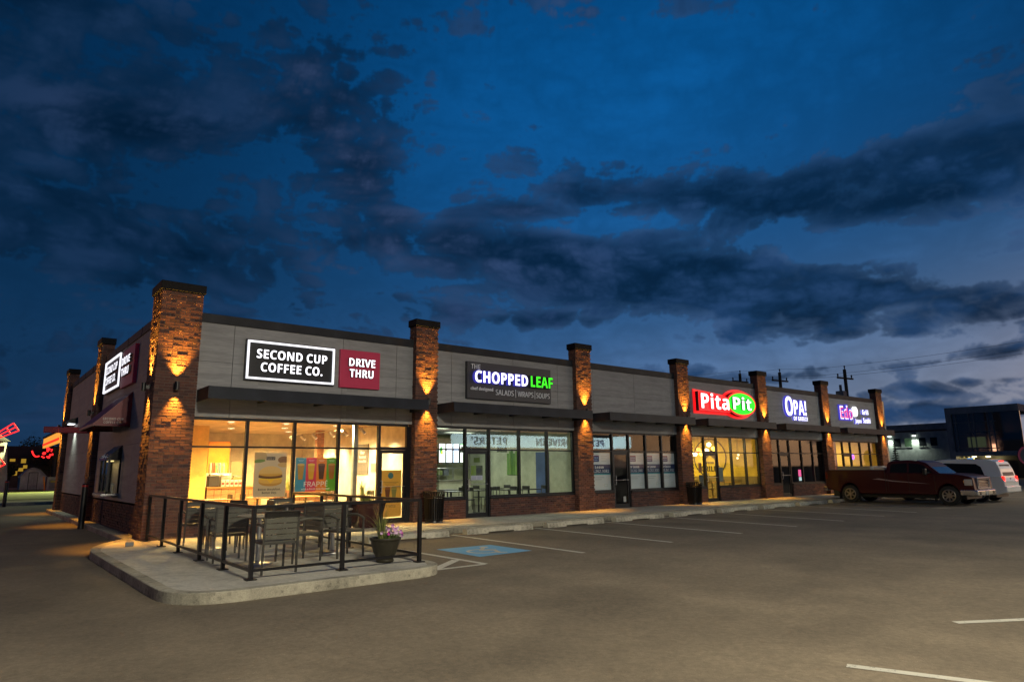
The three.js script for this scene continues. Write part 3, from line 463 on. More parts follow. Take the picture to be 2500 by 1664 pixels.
{ const p = onX(884, 1180, 6.6), t = thing('spiky_plant', 'tall spiky green plant indoors against the white cafe wall', 'plant', [6.6, TOP + 0.005, p.z]); part('pot', cyl(0.14, 0.18, 0, 0.4, 0, 0, 16), wallM(0.25, 0.2, 0.15), t); part('stem', cyl(0.02, 0.016, 0.4, 0.75, 0, 0, 8), wallM(0.2, 0.15, 0.08), t); part('foliage', blades(46, 0.05, 0.55, 0.32, 5, 0.014).translate(0, 0.72, 0), leafM, t); }
{ const p = onZ(709, 1160, -3.2), t = thing('leafy_plant', 'bushy green plant behind the cafe window beside the burger poster', 'plant', [p.x, TOP + 0.005, -3.2]); part('pot', cyl(0.14, 0.18, 0, 0.55, 0, 0, 16), wallM(0.3, 0.25, 0.2), t); part('stem', cyl(0.02, 0.016, 0.55, 1.0, 0, 0, 8), wallM(0.2, 0.15, 0.08), t); part('foliage', blades(60, 0.12, 0.5, 0.24, 8, 0.02).translate(0, 0.9, 0), leafY, t); }

// --- salad shop
{
  const gw = wallM(0.58, 0.60, 0.44), R = room(1, { floor: wallM(0.10, 0.09, 0.07, 0.3), ceil: wallM(0.30, 0.31, 0.29), back: wallM(0.66, 0.66, 0.42), right: gw, left: gw, zb: -7 });
  const cool = C(0.90, 1.0, 0.74); ceilingLamp(9.2, -2.6, 1.2, 0.6, cool, 17, 1.3, 'oblong ceiling panel light in the salad shop', 'panel lights in the salad shop'); ceilingLamp(11.6, -4.6, 1.2, 0.6, cool, 24, 1.3, 'oblong ceiling panel light in the salad shop', 'panel lights in the salad shop'); ceilingLamp(11.8, -1.9, 1.2, 0.6, cool, 9, 1.3, 'oblong ceiling panel light in the salad shop', 'panel lights in the salad shop');
  // glowing menu boards over the counter
  const mz = -6.2, ys = [2.02, 2.55]; [[1071, 1088], [1089, 1105], [1106, 1121], [1123, 1136]].forEach(([a, b], k) => {
    const xa = onZ(a, 1090, mz).x, xb = onZ(b, 1090, mz).x, t = thing('menu_screen', ['glowing white menu screen with a green picture in the salad shop', 'glowing white menu screen with grey text rows in the salad shop', 'glowing pale blue menu screen in the salad shop', 'glowing white menu screen edged in green in the salad shop'][k], 'screen', [(xa + xb) / 2, 1.86, mz]), w = (xb - xa) / 2 - 0.01;
    part('casing', rbx(-w, w, 0, 0.78, -0.06, -0.005, 0.008), M.black, t);
    const cv = document.createElement('canvas'); cv.width = 256; cv.height = 256; const c = cv.getContext('2d'); c.fillStyle = ['#f4fff0', '#eef4ff', '#cfe4ff', '#f4fff0'][k]; c.fillRect(0, 0, 256, 256); c.fillStyle = ['#2a8a3a', '#5566aa', '#3355bb', '#66bb33'][k]; if (k === 0) { c.beginPath(); c.arc(80, 90, 55, 0, 7); c.fill(); c.fillStyle = '#e0c040'; c.beginPath(); c.arc(130, 120, 30, 0, 7); c.fill(); } for (let q = 0; q < 7; q++) c.fillRect(20, 150 + q * 14, 120 + ((q * 53) % 90), 5); if (k === 3) { c.fillRect(0, 0, 256, 16); }
    const tx = new THREE.CanvasTexture(cv); tx.colorSpace = THREE.SRGBColorSpace; const g = new THREE.PlaneGeometry(2 * w - 0.03, 0.74); g.translate(0, 0.39, 0); part('screen', g, std({ color: C(0, 0, 0), emissive: C(1, 1, 1), emissiveMap: tx, emissiveIntensity: 2.6 }), t);
    area(V((xa + xb) / 2, 2.25, mz + 0.03), V((xa + xb) / 2, 2.25, 0), w * 1.8, 0.7, C(0.8, 0.9, 1), 0.5);
  });
  const ca = onZ(1071, 1200, -5.2).x, cb = R.x1 - 1.2, ct = thing('counter', 'pale serving counter with glass guard in the salad shop', 'counter', [(ca + cb) / 2, TOP + 0.005, -5.2]), L = (cb - ca) / 2; part('body', rbx(-L, L, 0, 1.0, -0.7, 0, 0.01), wallM(0.55, 0.55, 0.42), ct); part('worktop', rbx(-L - 0.03, L + 0.03, 1.0, 1.05, -0.73, 0.04, 0.01), wallM(0.2, 0.19, 0.15, 0.3), ct); for (const s of [-1, 0, 1]) part('guard_post', tube(V(s * L * 0.9, 1.05, -0.1), V(s * L * 0.9, 1.5, -0.1), 0.015), M.steel, ct); part('guard_rail', tube(V(-L, 1.5, -0.1), V(L, 1.5, -0.1), 0.015), M.steel, ct);
  { const r = rng(31), sh = thing('wire_rack', 'tall steel rack of containers behind the salad shop counter', 'rack', [R.x1 - 2.2, TOP + 0.005, -6.7]); for (const x of [-1.0, 1.0]) for (const z of [-0.2, 0.2]) part('upright', tube(V(x, 0, z), V(x, 1.75, z), 0.014, 6), M.steel, sh); for (const y of [0.3, 0.75, 1.2, 1.65]) part('shelf', bx(-1.0, 1.0, y, y + 0.02, -0.22, 0.22), M.steel, sh); for (const y of [0.77, 1.22, 1.67]) for (let k = 0; k < 6; k++) part('container', rbx(-0.92 + k * 0.31, -0.92 + k * 0.31 + 0.2 + 0.06 * r(), y, y + 0.16 + 0.14 * r(), -0.16, 0.14, 0.02), [wallM(0.7, 0.7, 0.66), wallM(0.25, 0.3, 0.12), wallM(0.55, 0.2, 0.08), wallM(0.15, 0.16, 0.2)][Math.floor(r() * 4)], sh); }
  for (let k = 0; k < 3; k++) { const p = [[9.6, -3.4], [10.9, -3.2], [12.1, -2.6]][k], l = thing('pendant_lamp', 'dark drum pendant lamp hanging inside the salad shop', 'lamp', [p[0], 2.3, p[1]], 0, 'drum pendants in the salad shop'); part('shade', new THREE.CylinderGeometry(0.16, 0.2, 0.22, 20, 1, true), wallM(0.04, 0.05, 0.03), l); part('bulb', new THREE.SphereGeometry(0.06, 10, 8), glow(C(1, 0.95, 0.75), 3), l); part('cord', cyl(0.008, 0.008, 0.1, 0.7, 0, 0, 6), M.black, l); const pl = new THREE.PointLight(C(1, 0.93, 0.7), 1.2); pl.position.set(p[0], 2.3, p[1]); pl.castShadow = true; scene.add(pl); }
  // pictures on the party wall, each framed
  const wx = R.x1 - 0.02; const pic = (u0, v0, u1, v1, m, label) => { const a = onX(u0, v0, wx), b = onX(u1, v1, wx), w = Math.abs(a.z - b.z) / 2; const t = thing('picture', label, 'picture', [wx, b.y, (a.z + b.z) / 2], -Math.PI / 2); part('frame', rbx(-w, w, 0, a.y - b.y, -0.03, 0, 0.006), wallM(0.5, 0.5, 0.4), t); part('print', bx(-w + 0.02, w - 0.02, 0.02, a.y - b.y - 0.02, 0.0005, 0.006), m, t); };
  pic(1156, 1116, 1172, 1129, wallM(0.22, 0.30, 0.06), 'square green picture on the salad shop wall');
  const stalks = thing('wall_mural', 'mural of tall green stalks on the salad shop wall', 'mural', [wx, 1.35, onX(1250, 1120, wx).z], -Math.PI / 2); for (let k = 0; k < 5; k++) part('stalk', rbx(-0.32 + k * 0.13, -0.32 + k * 0.13 + 0.11, 0, 0.85 + 0.08 * ((k * 7) % 3), -0.02, 0.01, 0.02), [wallM(0.16, 0.34, 0.05), wallM(0.25, 0.42, 0.09), wallM(0.12, 0.28, 0.04)][k % 3], stalks);
  const s2 = onX(1325, 1150, wx); solo('wall_board', bx(wx - 0.03, wx, 0.7, 2.2, s2.z - 0.35, s2.z + 0.35), wallM(0.07, 0.12, 0.28), 'dark blue board on the salad shop wall near the windows', 'board');
  const dk = wallM(0.03, 0.03, 0.03, 0.4); [[9.4, -1.9], [10.6, -2.0], [11.6, -1.6], [12.4, -1.5], [10.4, -3.6], [12.2, -3.4]].forEach(([x, z], k) => { cafeTable(x, z, 'small dark square table inside the salad shop', dk, dk, 'tables inside the salad shop'); cafeChair(x - 0.5, z, Math.PI / 2, 'black chair at a small table inside the salad shop', dk, 'chairs inside the salad shop'); cafeChair(x + 0.5, z + 0.1, -Math.PI / 2, 'black chair at a small table inside the salad shop', dk, 'chairs inside the salad shop'); });
}
// --- empty unit: bare room, window sheets
{
  const g = wallM(0.20, 0.20, 0.19), R = room(2, { floor: wallM(0.12, 0.12, 0.11), ceil: g, back: g, right: g, left: g, zb: -6 });
  const cv = document.createElement('canvas'); cv.width = 512; cv.height = 760; const c = cv.getContext('2d'); c.fillStyle = '#c9d3d6'; c.fillRect(0, 0, 512, 760); c.fillStyle = '#1c2f66'; c.fillRect(20, 55, 235, 130); c.fillStyle = '#8a2c50'; c.fillRect(20, 55, 235, 12); c.fillStyle = '#8894bd'; for (let k = 0; k < 5; k++) { c.fillRect(40 + k * 40, 88, 28, 30); c.fillRect(40 + k * 38, 135, 26, 28); } c.fillStyle = '#8c979c'; for (let k = 0; k < 4; k++) c.fillRect(300, 70 + k * 34, 150 - (k % 2) * 30, 6);
  c.fillStyle = '#16335f'; c.fillRect(0, 240, 512, 185); c.fillStyle = '#3a93a0'; c.fillRect(0, 425, 512, 26); c.fillStyle = '#dfe6ea'; c.font = 'bold 76px sans-serif'; c.fillText('For Lease', 12, 320); c.font = '80px sans-serif'; c.fillText('403.262.3082', 8, 405, 480); c.fillStyle = '#9aa5a9'; c.font = '30px sans-serif'; for (let k = 0; k < 2; k++) c.fillRect(30, 500 + k * 40, 330 - k * 60, 10); c.strokeStyle = '#9fb09f'; c.lineWidth = 5; c.strokeRect(360, 640, 70, 50);
  const tx = new THREE.CanvasTexture(cv); tx.colorSpace = THREE.SRGBColorSpace; const m = std({ map: tx, roughness: 0.6 });
  const e = [bays[2][0] - 0.02, ...mull[2], bays[2][1] - 0.02]; [0, 2, 3, 4].forEach((k) => { const a = e[k] + 0.045, b = e[k + 1] - 0.045; const t = new THREE.Mesh(new THREE.BoxGeometry(b - a, 1.33, 0.003), m); t.name = numbered('lease_poster'); t.position.set((a + b) / 2, 0.80 + 0.665, WZ - 0.06); t.userData = { label: 'white and navy lease poster filling a lower pane of the empty unit', category: 'poster', group: 'lease posters in the empty unit' }; scene.add(t); });
  const a = e[1] + 0.3; solo('paper_notice', bx(a + 0.25, a + 0.4, 0.34, 0.54, WZ - 0.01, WZ - 0.006), wallM(0.7, 0.7, 0.68), 'small white paper taped low inside the empty unit door', 'notice');
}
// --- flatbread shop
const amber = C(1.0, 0.76, 0.20);
{
  const y = wallM(0.80, 0.60, 0.10), R = room(3, { floor: wallM(0.35, 0.25, 0.08, 0.4), ceil: wallM(0.7, 0.55, 0.2), back: y, right: wallM(0.74, 0.55, 0.10), left: y, zb: -6 });
  ceilingLamp(21.6, -2.4, 1.2, 0.6, amber, 54, 1.4, 'oblong warm ceiling panel in the flatbread shop', 'panel lights in the flatbread shop'); ceilingLamp(24.0, -3.6, 1.2, 0.6, amber, 54, 1.4, 'oblong warm ceiling panel in the flatbread shop', 'panel lights in the flatbread shop');
  const wx = R.x1 - 0.02, cc = onX(1733, 1117, wx), rad = 0.92; const t = thing('wall_emblem', 'large dark ring emblem with crossed tools and lettering on the yellow wall', 'emblem', [wx, cc.y, cc.z], -Math.PI / 2), dkb = wallM(0.05, 0.05, 0.05);
  part('ring', new THREE.TorusGeometry(rad, 0.03, 6, 64).scale(1, 1, 0.4), dkb, t); part('crossed_tool', bar(V(-0.4, -0.1, 0), V(0.4, 0.55, 0), 0.03, 0.13), dkb, t); part('crossed_tool', bar(V(0.4, -0.1, 0.012), V(-0.4, 0.55, 0.012), 0.03, 0.13), dkb, t); part('lettering', text('GRILLE', fontB, -0.52, -0.66, 1.04, 0.26, 0.012), dkb, t); part('lettering', text('FRESH', fontB, -0.2, -0.28, 0.4, 0.08, 0.012), dkb, t);
  [[1731, 1085, C(1, 0.9, 0.55)], [1725, 1100, C(1, 0.88, 0.75)], [1743, 1095, C(1, 0.75, 0.1)], [1697, 1108, C(1, 0.85, 0.6)], [1706, 1098, C(1, 0.25, 0.05)], [1713, 1107, C(1, 0.8, 0.15)], [1803, 1110, C(1, 0.8, 0.45)], [1801, 1118, C(1, 0.8, 0.45)]].forEach(([u, v, col], k) => { const p = onX(u, v, k < 3 ? 22.7 : k < 6 ? 21.3 : 24.6), l = thing('pendant_lamp', ['clear', 'white', 'yellow', 'cream', 'red', 'amber', 'pale', 'pale'][k] + ' glass pendant lamp hanging in the flatbread shop', 'lamp', [p.x, p.y, p.z], 0, 'pendant lamps in the flatbread shop'); part('shade', new THREE.SphereGeometry(k < 6 ? 0.10 : 0.05, 14, 10), glow(col, k < 6 ? 3.2 : 2), l); part('cord', cyl(0.008, 0.008, 0.1, 3.0 - p.y, 0, 0, 6), M.black, l); if (k < 6) { const pl = new THREE.PointLight(col, 0.8); pl.position.copy(p); pl.castShadow = true; scene.add(pl); } });
  const tw = wallM(0.55, 0.28, 0.04, 0.4), dk = wallM(0.16, 0.12, 0.06, 0.4); [[22.3, -1.4], [23.4, -1.5], [24.5, -1.3], [23.2, -2.8]].forEach(([x, z]) => { cafeTable(x, z, 'orange topped table inside the flatbread shop', tw, dk, 'tables inside the flatbread shop'); cafeChair(x - 0.5, z, Math.PI / 2, 'brown chair at an orange table inside the flatbread shop', dk, 'chairs inside the flatbread shop'); cafeChair(x + 0.5, z, -Math.PI / 2, 'brown chair at an orange table inside the flatbread shop', dk, 'chairs inside the flatbread shop'); });
  const w0 = onX(1765, 1165, R.x1 - 0.04); solo('banquette', [rbx(R.x1 - 0.5, R.x1 - 0.06, TOP + 0.01, 0.62, -4.6, -0.5, 0.03), rbx(R.x1 - 0.18, R.x1 - 0.06, 0.62, 1.12, -4.6, -0.5, 0.03)], wallM(0.26, 0.20, 0.10), 'padded brown banquette along the yellow wall of the flatbread shop', 'bench');
  for (let k = 0; k < 2; k++) { const p = onX([1704, 1757][k], [1135, 1143][k], [21.1, 22.1][k]); }
  const dr = mull[3]; solo('paper_notice', bx(dr[1] + 0.08, dr[1] + 0.42, 0.95, 1.55, WZ - 0.012, WZ - 0.008), wallM(0.25, 0.32, 0.30), 'dark printed notice on the glass beside the flatbread shop door', 'notice'); solo('paper_notice', bx(dr[0] - 0.42, dr[0] - 0.1, 0.75, 1.25, WZ - 0.012, WZ - 0.008), wallM(0.14, 0.18, 0.18), 'grey printed notice low on the flatbread shop window', 'notice'); solo('paper_notice', bx(dr[0] - 0.42, dr[0] - 0.2, 1.35, 1.75, WZ - 0.012, WZ - 0.008), wallM(0.55, 0.25, 0.10), 'orange printed notice high on the flatbread shop window', 'notice');
}
// --- dark shop and end shop
{
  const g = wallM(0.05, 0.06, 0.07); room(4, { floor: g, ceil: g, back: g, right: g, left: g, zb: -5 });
  const a = onZ(1955, 1168, -0.75), s = thing('window_sign', 'pink and white glowing sign inside the dark shop window', 'sign', [a.x, 0.8, -0.75]); part('board', rbx(-0.2, 0.2, 0, 0.62, -0.03, 0, 0.02), wallM(0.02, 0.02, 0.02), s); part('glowing_panel', rbx(-0.17, 0.17, 0.25, 0.58, 0.0, 0.012, 0.02), glow(C(0.95, 0.12, 0.35), 0.9), s); part('glowing_panel', rbx(-0.15, 0.13, 0.04, 0.22, 0.0, 0.012, 0.02), glow(C(0.6, 0.85, 0.85), 0.7), s);
  const y = wallM(0.80, 0.60, 0.14), R = room(5, { floor: wallM(0.35, 0.25, 0.1, 0.4), ceil: wallM(0.75, 0.6, 0.25), back: wallM(0.75, 0.45, 0.08), right: wallM(0.7, 0.52, 0.12), left: y, zb: -6 });
  ceilingLamp(34.4, -2.2, 1.2, 0.6, C(1, 0.72, 0.22), 60, 1.4, 'oblong warm ceiling panel in the end shop', 'panel lights in the end shop'); ceilingLamp(37.0, -3.0, 1.2, 0.6, C(1, 0.72, 0.22), 60, 1.4, 'oblong warm ceiling panel in the end shop', 'panel lights in the end shop');
  solo('wall_board', bx(33.9, 35.2, 2.0, 2.9, -2.4, -2.35), wallM(0.16, 0.06, 0.12), 'dark purple board hanging inside the end shop', 'board'); solo('partition', bx(34.9, 35.1, TOP + 0.01, 2.99, -3.0, -1.2), wallM(0.25, 0.1, 0.14), 'maroon partition inside the end shop', 'partition');
  const nq = onZ(2083, 1115, -0.6), n = thing('neon_sign', 'small red and blue neon sign hanging in the end shop window', 'sign', [nq.x, nq.y, -0.6]); part('tube', new THREE.TorusGeometry(0.13, 0.022, 8, 24), glow(C(0.15, 0.1, 1.0), 2.5), n); part('tube', new THREE.TorusGeometry(0.06, 0.03, 8, 20), glow(C(1, 0.05, 0.2), 2.5), n);
  for (const [x, k] of [[33.2, 0], [34.1, 1], [35.4, 2], [36.4, 3]]) { const t = thing('spiky_plant', 'tall leafy plant lined up along the end shop window', 'plant', [x, TOP + 0.005, -0.95], 0, 'plants in the end shop window'); part('pot', cyl(0.14, 0.17, 0, 0.4, 0, 0, 14), wallM(0.3, 0.2, 0.1), t); part('foliage', blades(34, 0.08, 0.95, 0.3, 60 + k, 0.016).translate(0, 0.38, 0), leafY, t); }
}
// ---------------------------------------------------------------- posters on the cafe glass
function printed(w, h, draw) { const cv = document.createElement('canvas'); cv.width = w; cv.height = h; draw(cv.getContext('2d')); const t = new THREE.CanvasTexture(cv); t.colorSpace = THREE.SRGBColorSpace; return t; }
function sheet(name, u0, v0, u1, v1, tex, label, z = WZ - 0.02) { const a = onZ(u0, v0, z), b = onZ(u1, v1, z); const o = new THREE.Mesh(new THREE.BoxGeometry(b.x - a.x, a.y - b.y, 0.004), std({ map: tex, roughness: 0.55 })); o.position.set((a.x + b.x) / 2, (a.y + b.y) / 2, z); o.name = numbered(name); o.userData = { label, category: 'poster' }; scene.add(o); return o; }
const burger = printed(512, 720, (c) => {
  c.fillStyle = '#cdb58f'; c.fillRect(0, 0, 512, 720); c.fillStyle = '#b99b66'; c.beginPath(); c.ellipse(70, 60, 120, 90, 0, 0, 7); c.fill(); c.fillStyle = '#6f8a2e'; c.beginPath(); c.ellipse(60, 140, 110, 26, -0.1, 0, 7); c.fill(); c.fillStyle = '#8a5a22'; c.beginPath(); c.ellipse(470, 120, 100, 60, 0, 0, 7); c.fill(); c.fillStyle = '#caa05a'; c.beginPath(); c.ellipse(470, 200, 100, 40, 0, 0, 7); c.fill();
  c.fillStyle = '#2b241c'; c.fillRect(185, 66, 140, 56); c.fillStyle = '#cdb58f'; c.font = 'bold 22px sans-serif'; c.textAlign = 'center'; c.fillText('SECOND CUP', 255, 90); c.fillText('COFFEE CO.', 255, 114);
  const lay = (y, rx, ry, col) => { c.fillStyle = col; c.beginPath(); c.ellipse(265, y, rx, ry, 0, 0, 7); c.fill(); };
  lay(478, 182, 66, '#c98f35'); lay(455, 190, 50, '#e2b04e'); c.fillStyle = '#f2c02c'; c.beginPath(); c.moveTo(70, 415); c.lineTo(460, 415); c.quadraticCurveTo(420, 455, 330, 440); c.lineTo(265, 500); c.lineTo(210, 440); c.quadraticCurveTo(110, 455, 70, 415); c.fill(); lay(390, 192, 34, '#5b3716'); lay(372, 190, 30, '#7a4c1e'); lay(345, 188, 40, '#d7a13f'); c.beginPath(); c.fillStyle = '#e3b664'; c.moveTo(78, 345); c.bezierCurveTo(90, 180, 440, 180, 452, 345); c.fill();
  c.fillStyle = '#3a2d1f'; c.font = 'bold 44px sans-serif'; c.fillText('Better Breakfast.', 258, 610); c.fillText('Better Day.', 258, 662);
});
sheet('poster', 622, 1104, 695, 1212, burger, 'breakfast sandwich poster hanging inside the cafe window');
const frappe = printed(512, 440, (c) => {
  ['#3f8fa8', '#e03c50', '#f0821e', '#63a514'].forEach((k, i) => { c.fillStyle = k; c.fillRect(i * 128, 0, 128, 440); c.fillStyle = ['#b98a35', '#e0a51f', '#5a3212', '#b06a12'][i]; c.beginPath(); c.moveTo(i * 128 + 22, 90); c.lineTo(i * 128 + 108, 90); c.lineTo(i * 128 + 92, 285); c.lineTo(i * 128 + 38, 285); c.fill(); c.fillStyle = ['#d8b25a', '#f2c33c', '#7a4a20', '#c98a2a'][i]; c.beginPath(); c.ellipse(i * 128 + 65, 90, 44, 16, 0, 0, 7); c.fill(); c.fillStyle = 'rgba(255,255,255,.55)'; c.fillRect(i * 128 + 30, 30, 70, 5); c.fillRect(i * 128 + 38, 42, 52, 5); });
  c.fillStyle = '#f6ead8'; c.font = '92px sans-serif'; c.textAlign = 'center'; c.fillText('FRAPPÉ', 256, 378); c.font = 'bold 30px sans-serif'; c.fillText('with a fresh new flavour', 256, 420, 430);
});
sheet('poster', 722, 1117, 819, 1197, frappe, 'four coloured frappe poster with iced drinks inside the cafe window');
const door1 = printed(256, 512, (c) => { c.fillStyle = '#e0a83a'; c.fillRect(0, 0, 256, 512); c.fillStyle = '#356a70'; c.beginPath(); c.arc(120, 60, 34, 0, 7); c.fill(); c.fillStyle = '#8a6420'; for (let k = 0; k < 3; k++) c.fillRect(30 + k * 14, 130 + k * 16, 190 - k * 40, 5); for (const [x, a, b] of [[85, '#9a5a1c', '#6f3a12'], [165, '#a59848', '#86803c']]) { c.fillStyle = a; c.beginPath(); c.ellipse(x, 215, 34, 42, 0, 0, 7); c.fill(); c.fillStyle = b; c.beginPath(); c.moveTo(x - 32, 215); c.lineTo(x + 32, 215); c.lineTo(x + 18, 330); c.lineTo(x - 18, 330); c.fill(); } c.fillStyle = '#6a4a18'; c.font = '46px sans-serif'; c.textAlign = 'center'; c.fillText('Fretta', 128, 410); });
{ const a = mull[0][3] + 0.13, b = bays[0][1] - 0.1 - 0.13; const o = new THREE.Mesh(new THREE.BoxGeometry(b - a, 1.28, 0.004), std({ map: door1, roughness: 0.6 })); o.position.set((a + b) / 2, 0.95, WZ - 0.05); o.name = numbered('poster'); o.userData = { label: 'yellow iced drink poster on the lower half of the cafe door', category: 'poster' }; scene.add(o); }
sheet('poster', 1150, 1136, 1178, 1171, printed(256, 320, (c) => { c.fillStyle = '#39442a'; c.fillRect(0, 0, 256, 220); c.fillStyle = '#6b8a2a'; c.fillRect(0, 0, 110, 220); c.fillStyle = '#20242a'; c.beginPath(); c.arc(170, 110, 60, 0, 7); c.fill(); c.fillStyle = '#b9bcd0'; c.fillRect(0, 220, 256, 100); c.fillStyle = '#8088a8'; for (let k = 0; k < 4; k++) c.fillRect(16, 236 + k * 20, 90, 6), c.fillRect(140, 236 + k * 20, 90, 6); }), 'green and dark poster taped on the salad shop door glass');

// ---------------------------------------------------------------- signs
const haloB = glow(C(0.10, 0.09, 1.0), 0.5, C(0.1, 0.1, 0.5));
const litW = (k = 1.7, c = C(0.92, 0.92, 1.0)) => glow(c, k, C(0.9, 0.9, 0.92));
const sideDk = std({ color: C(0.05, 0.05, 0.06), roughness: 0.5 });
function sign(name, label, pos, turn) { return thing(name, label, 'sign', pos, turn); }
function cafeSign(t, w, h) { // origin at the lower centre of the board, facing +z
  part('board', rbx(-w / 2, w / 2, 0, h, 0, 0.1, 0.01), std({ color: C(0.015, 0.017, 0.02), roughness: 0.4 }), t);
  const b = 0.046, o = 0.03; part('glowing_border', [bx(-w / 2 + o, w / 2 - o, o, o + b, 0.1, 0.14), bx(-w / 2 + o, w / 2 - o, h - o - b, h - o, 0.1, 0.14), bx(-w / 2 + o, -w / 2 + o + b, o + b, h - o - b, 0.1, 0.14), bx(w / 2 - o - b, w / 2 - o, o + b, h - o - b, 0.1, 0.14)], litW(1.25), t);
  part('lettering', faceUp(text('SECOND CUP', fontB, -w * 0.395, h * 0.545, w * 0.79, 0.225, 0.055, 0.018), 0, [0, 0, 0.1]), [litW(), sideDk], t); part('lettering', faceUp(text('COFFEE CO.', fontB, -w * 0.345, h * 0.225, w * 0.69, 0.225, 0.055, 0.018), 0, [0, 0, 0.1]), [litW(), sideDk], t);
}
function driveSign(t, w, h) { part('board', rbx(-w / 2, w / 2, 0, h, 0, 0.1, 0.01), M.redSign, t); part('lettering', faceUp(text('DRIVE', fontB, -w * 0.31, h * 0.57, w * 0.66, 0.215, 0.06, 0.015), 0, [0, 0, 0.1]), [litW(), sideDk], t); part('lettering', faceUp(text('THRU', fontB, -w * 0.29, h * 0.28, w * 0.60, 0.215, 0.06, 0.015), 0, [0, 0, 0.1]), [litW(), sideDk], t); }
cafeSign(sign('framed_sign', 'black sign with glowing white border and letters on the front facade', [3.2, 3.825, -0.2], 0), 2.36, 1.03);
driveSign(sign('red_sign', 'square red drive through sign with glowing letters on the front facade', [5.135, 3.81, -0.2], 0), 1.2, 1.045);
cafeSign(sign('framed_sign', 'black sign with glowing white border above the red side awning', [0.2, 4.02, -6.39], -Math.PI / 2), 2.62, 1.03);
driveSign(sign('red_sign', 'square red drive through sign with glowing letters on the side wall', [0.2, 3.94, -4.05], -Math.PI / 2), 1.75, 1.06);
area(V(3.2, 4.35, 0.0), V(3.2, 4.2, 5), 2.2, 0.9, C(0.8, 0.82, 1), 0.12);
{ // salad shop board
  const t = sign('dark_board_sign', 'wide charcoal sign board with glowing white and green letters', [8.752, 3.755, -0.2], 0), w = 3.52, h = 1.165; part('board', rbx(0, w, 0, h, 0, 0.12, 0.01), std({ color: C(0.045, 0.047, 0.055), roughness: 0.5 }), t);
  const gy = std({ color: C(0.80, 0.82, 0.86), roughness: 0.5 });
  part('lettering', faceUp(text('THE', fontR, 0.13, 0.93, 0.36, 0.155, 0.03), 0, [0, 0, 0.12]), gy, t); part('lettering', faceUp(text('chef designed', fontB, 0.12, 0.27, 0.88, 0.095, 0.02), 0, [0, 0, 0.12]), gy, t);
  part('lettering', faceUp(text('SALADS', fontR, 1.11, 0.165, 0.74, 0.17, 0.02), 0, [0, 0, 0.12]), gy, t); part('lettering', faceUp(text('WRAPS', fontR, 2.02, 0.165, 0.68, 0.17, 0.02), 0, [0, 0, 0.12]), gy, t); part('lettering', faceUp(text('SOUPS', fontR, 2.84, 0.165, 0.60, 0.17, 0.02), 0, [0, 0, 0.12]), gy, t);
  part('divider', [bx(1.925, 1.94, 0.12, 0.38, 0.12, 0.14), bx(2.765, 2.78, 0.12, 0.38, 0.12, 0.14)], gy, t);
  part('lettering', faceUp(text('CHOPPED', fontB, 0.20, 0.51, 2.20, 0.36, 0.11, 0.045), 0, [0, 0, 0.125]), [litW(2.0), glow(C(0.10, 0.09, 1.0), 0.35, C(0.08, 0.08, 0.3))], t, 'glowing white letters'); part('lettering', faceUp(text('LEAF', fontB, 2.50, 0.51, 1.02, 0.36, 0.11, 0.045), 0, [0, 0, 0.125]), [glow(C(0.04, 1.0, 0.01), 1.1), sideDk], t, 'glowing green letters');
}
{ // flatbread sign: red letter box with a green oval
  const t = sign('oval_sign', 'red glowing letter sign joined to a green oval on the facade', [20.6, 3.78, -0.2], 0);
  const shp = new THREE.Shape(); shp.moveTo(0, 0.13); shp.lineTo(2.35, 0.13); shp.lineTo(2.35, 0.80); shp.lineTo(0.0, 0.95); const rim = glow(C(1.0, 0.012, 0.012), 1.1);
  const red = new THREE.ExtrudeGeometry(shp, { depth: 0.16, bevelEnabled: false }); red.translate(0, 0, 0.06); part('letter_box', red, [glow(C(0.85, 0.01, 0.02), 0.75), M.black], t);
  const halo = new THREE.ExtrudeGeometry(shp, { depth: 0.03, bevelEnabled: true, bevelSize: 0.10, bevelThickness: 0.005, bevelSegments: 1 }); halo.translate(0, 0, 0.012); part('glowing_backing', halo, glow(C(1, 0.01, 0.015), 0.9), t);
  const ov = (rx, ry, z0, d) => { const s = new THREE.Shape(); s.absellipse(0, 0, rx, ry, 0, Math.PI * 2, false, 0); const g = new THREE.ExtrudeGeometry(s, { depth: d, bevelEnabled: false, curveSegments: 40 }); g.translate(3.22, 0.56, z0); return g; };
  part('glowing_backing', ov(1.32, 0.66, 0.01, 0.04), glow(C(1, 0.01, 0.015), 0.9), t); part('oval_box', ov(1.18, 0.56, 0.06, 0.18), M.black, t); part('oval_rim', ov(1.17, 0.555, 0.24, 0.01), rim, t); part('oval_face', ov(1.07, 0.475, 0.25, 0.012), glow(C(0.0, 0.95, 0.015), 0.95), t);
  part('lettering', faceUp(text('Pita', fontB, 0.10, 0.24, 2.10, 0.62, 0.05, 0.03), 0, [0, 0, 0.222]), [litW(1.8, C(1, 0.93, 0.95)), rim], t); part('lettering', faceUp(text('Pit', fontB, 2.42, 0.29, 1.52, 0.54, 0.04, 0.03), 0, [0, 0, 0.262]), [litW(1.6, C(0.93, 1, 0.93)), sideDk], t);
}
{ const t = sign('letter_sign', 'glowing white brush style letters ending in an exclamation mark', [27.8, 3.80, -0.2], 0); part('lettering', faceUp(text('O', fontB, 0, 0.22, 0.80, 0.92, 0.1, 0.05), 0, [0, 0, 0.03]), [litW(1.7), haloB], t); part('lettering', faceUp(text('PA!', fontB, 0.82, 0.28, 1.30, 0.72, 0.1, 0.05), 0, [0, 0, 0.03]), [litW(1.7), haloB], t); part('lettering', faceUp(text('OF GREECE', fontB, 0.78, 0.0, 1.42, 0.19, 0.08, 0.02), 0, [0, 0, 0.03]), [litW(1.7), haloB], t); }
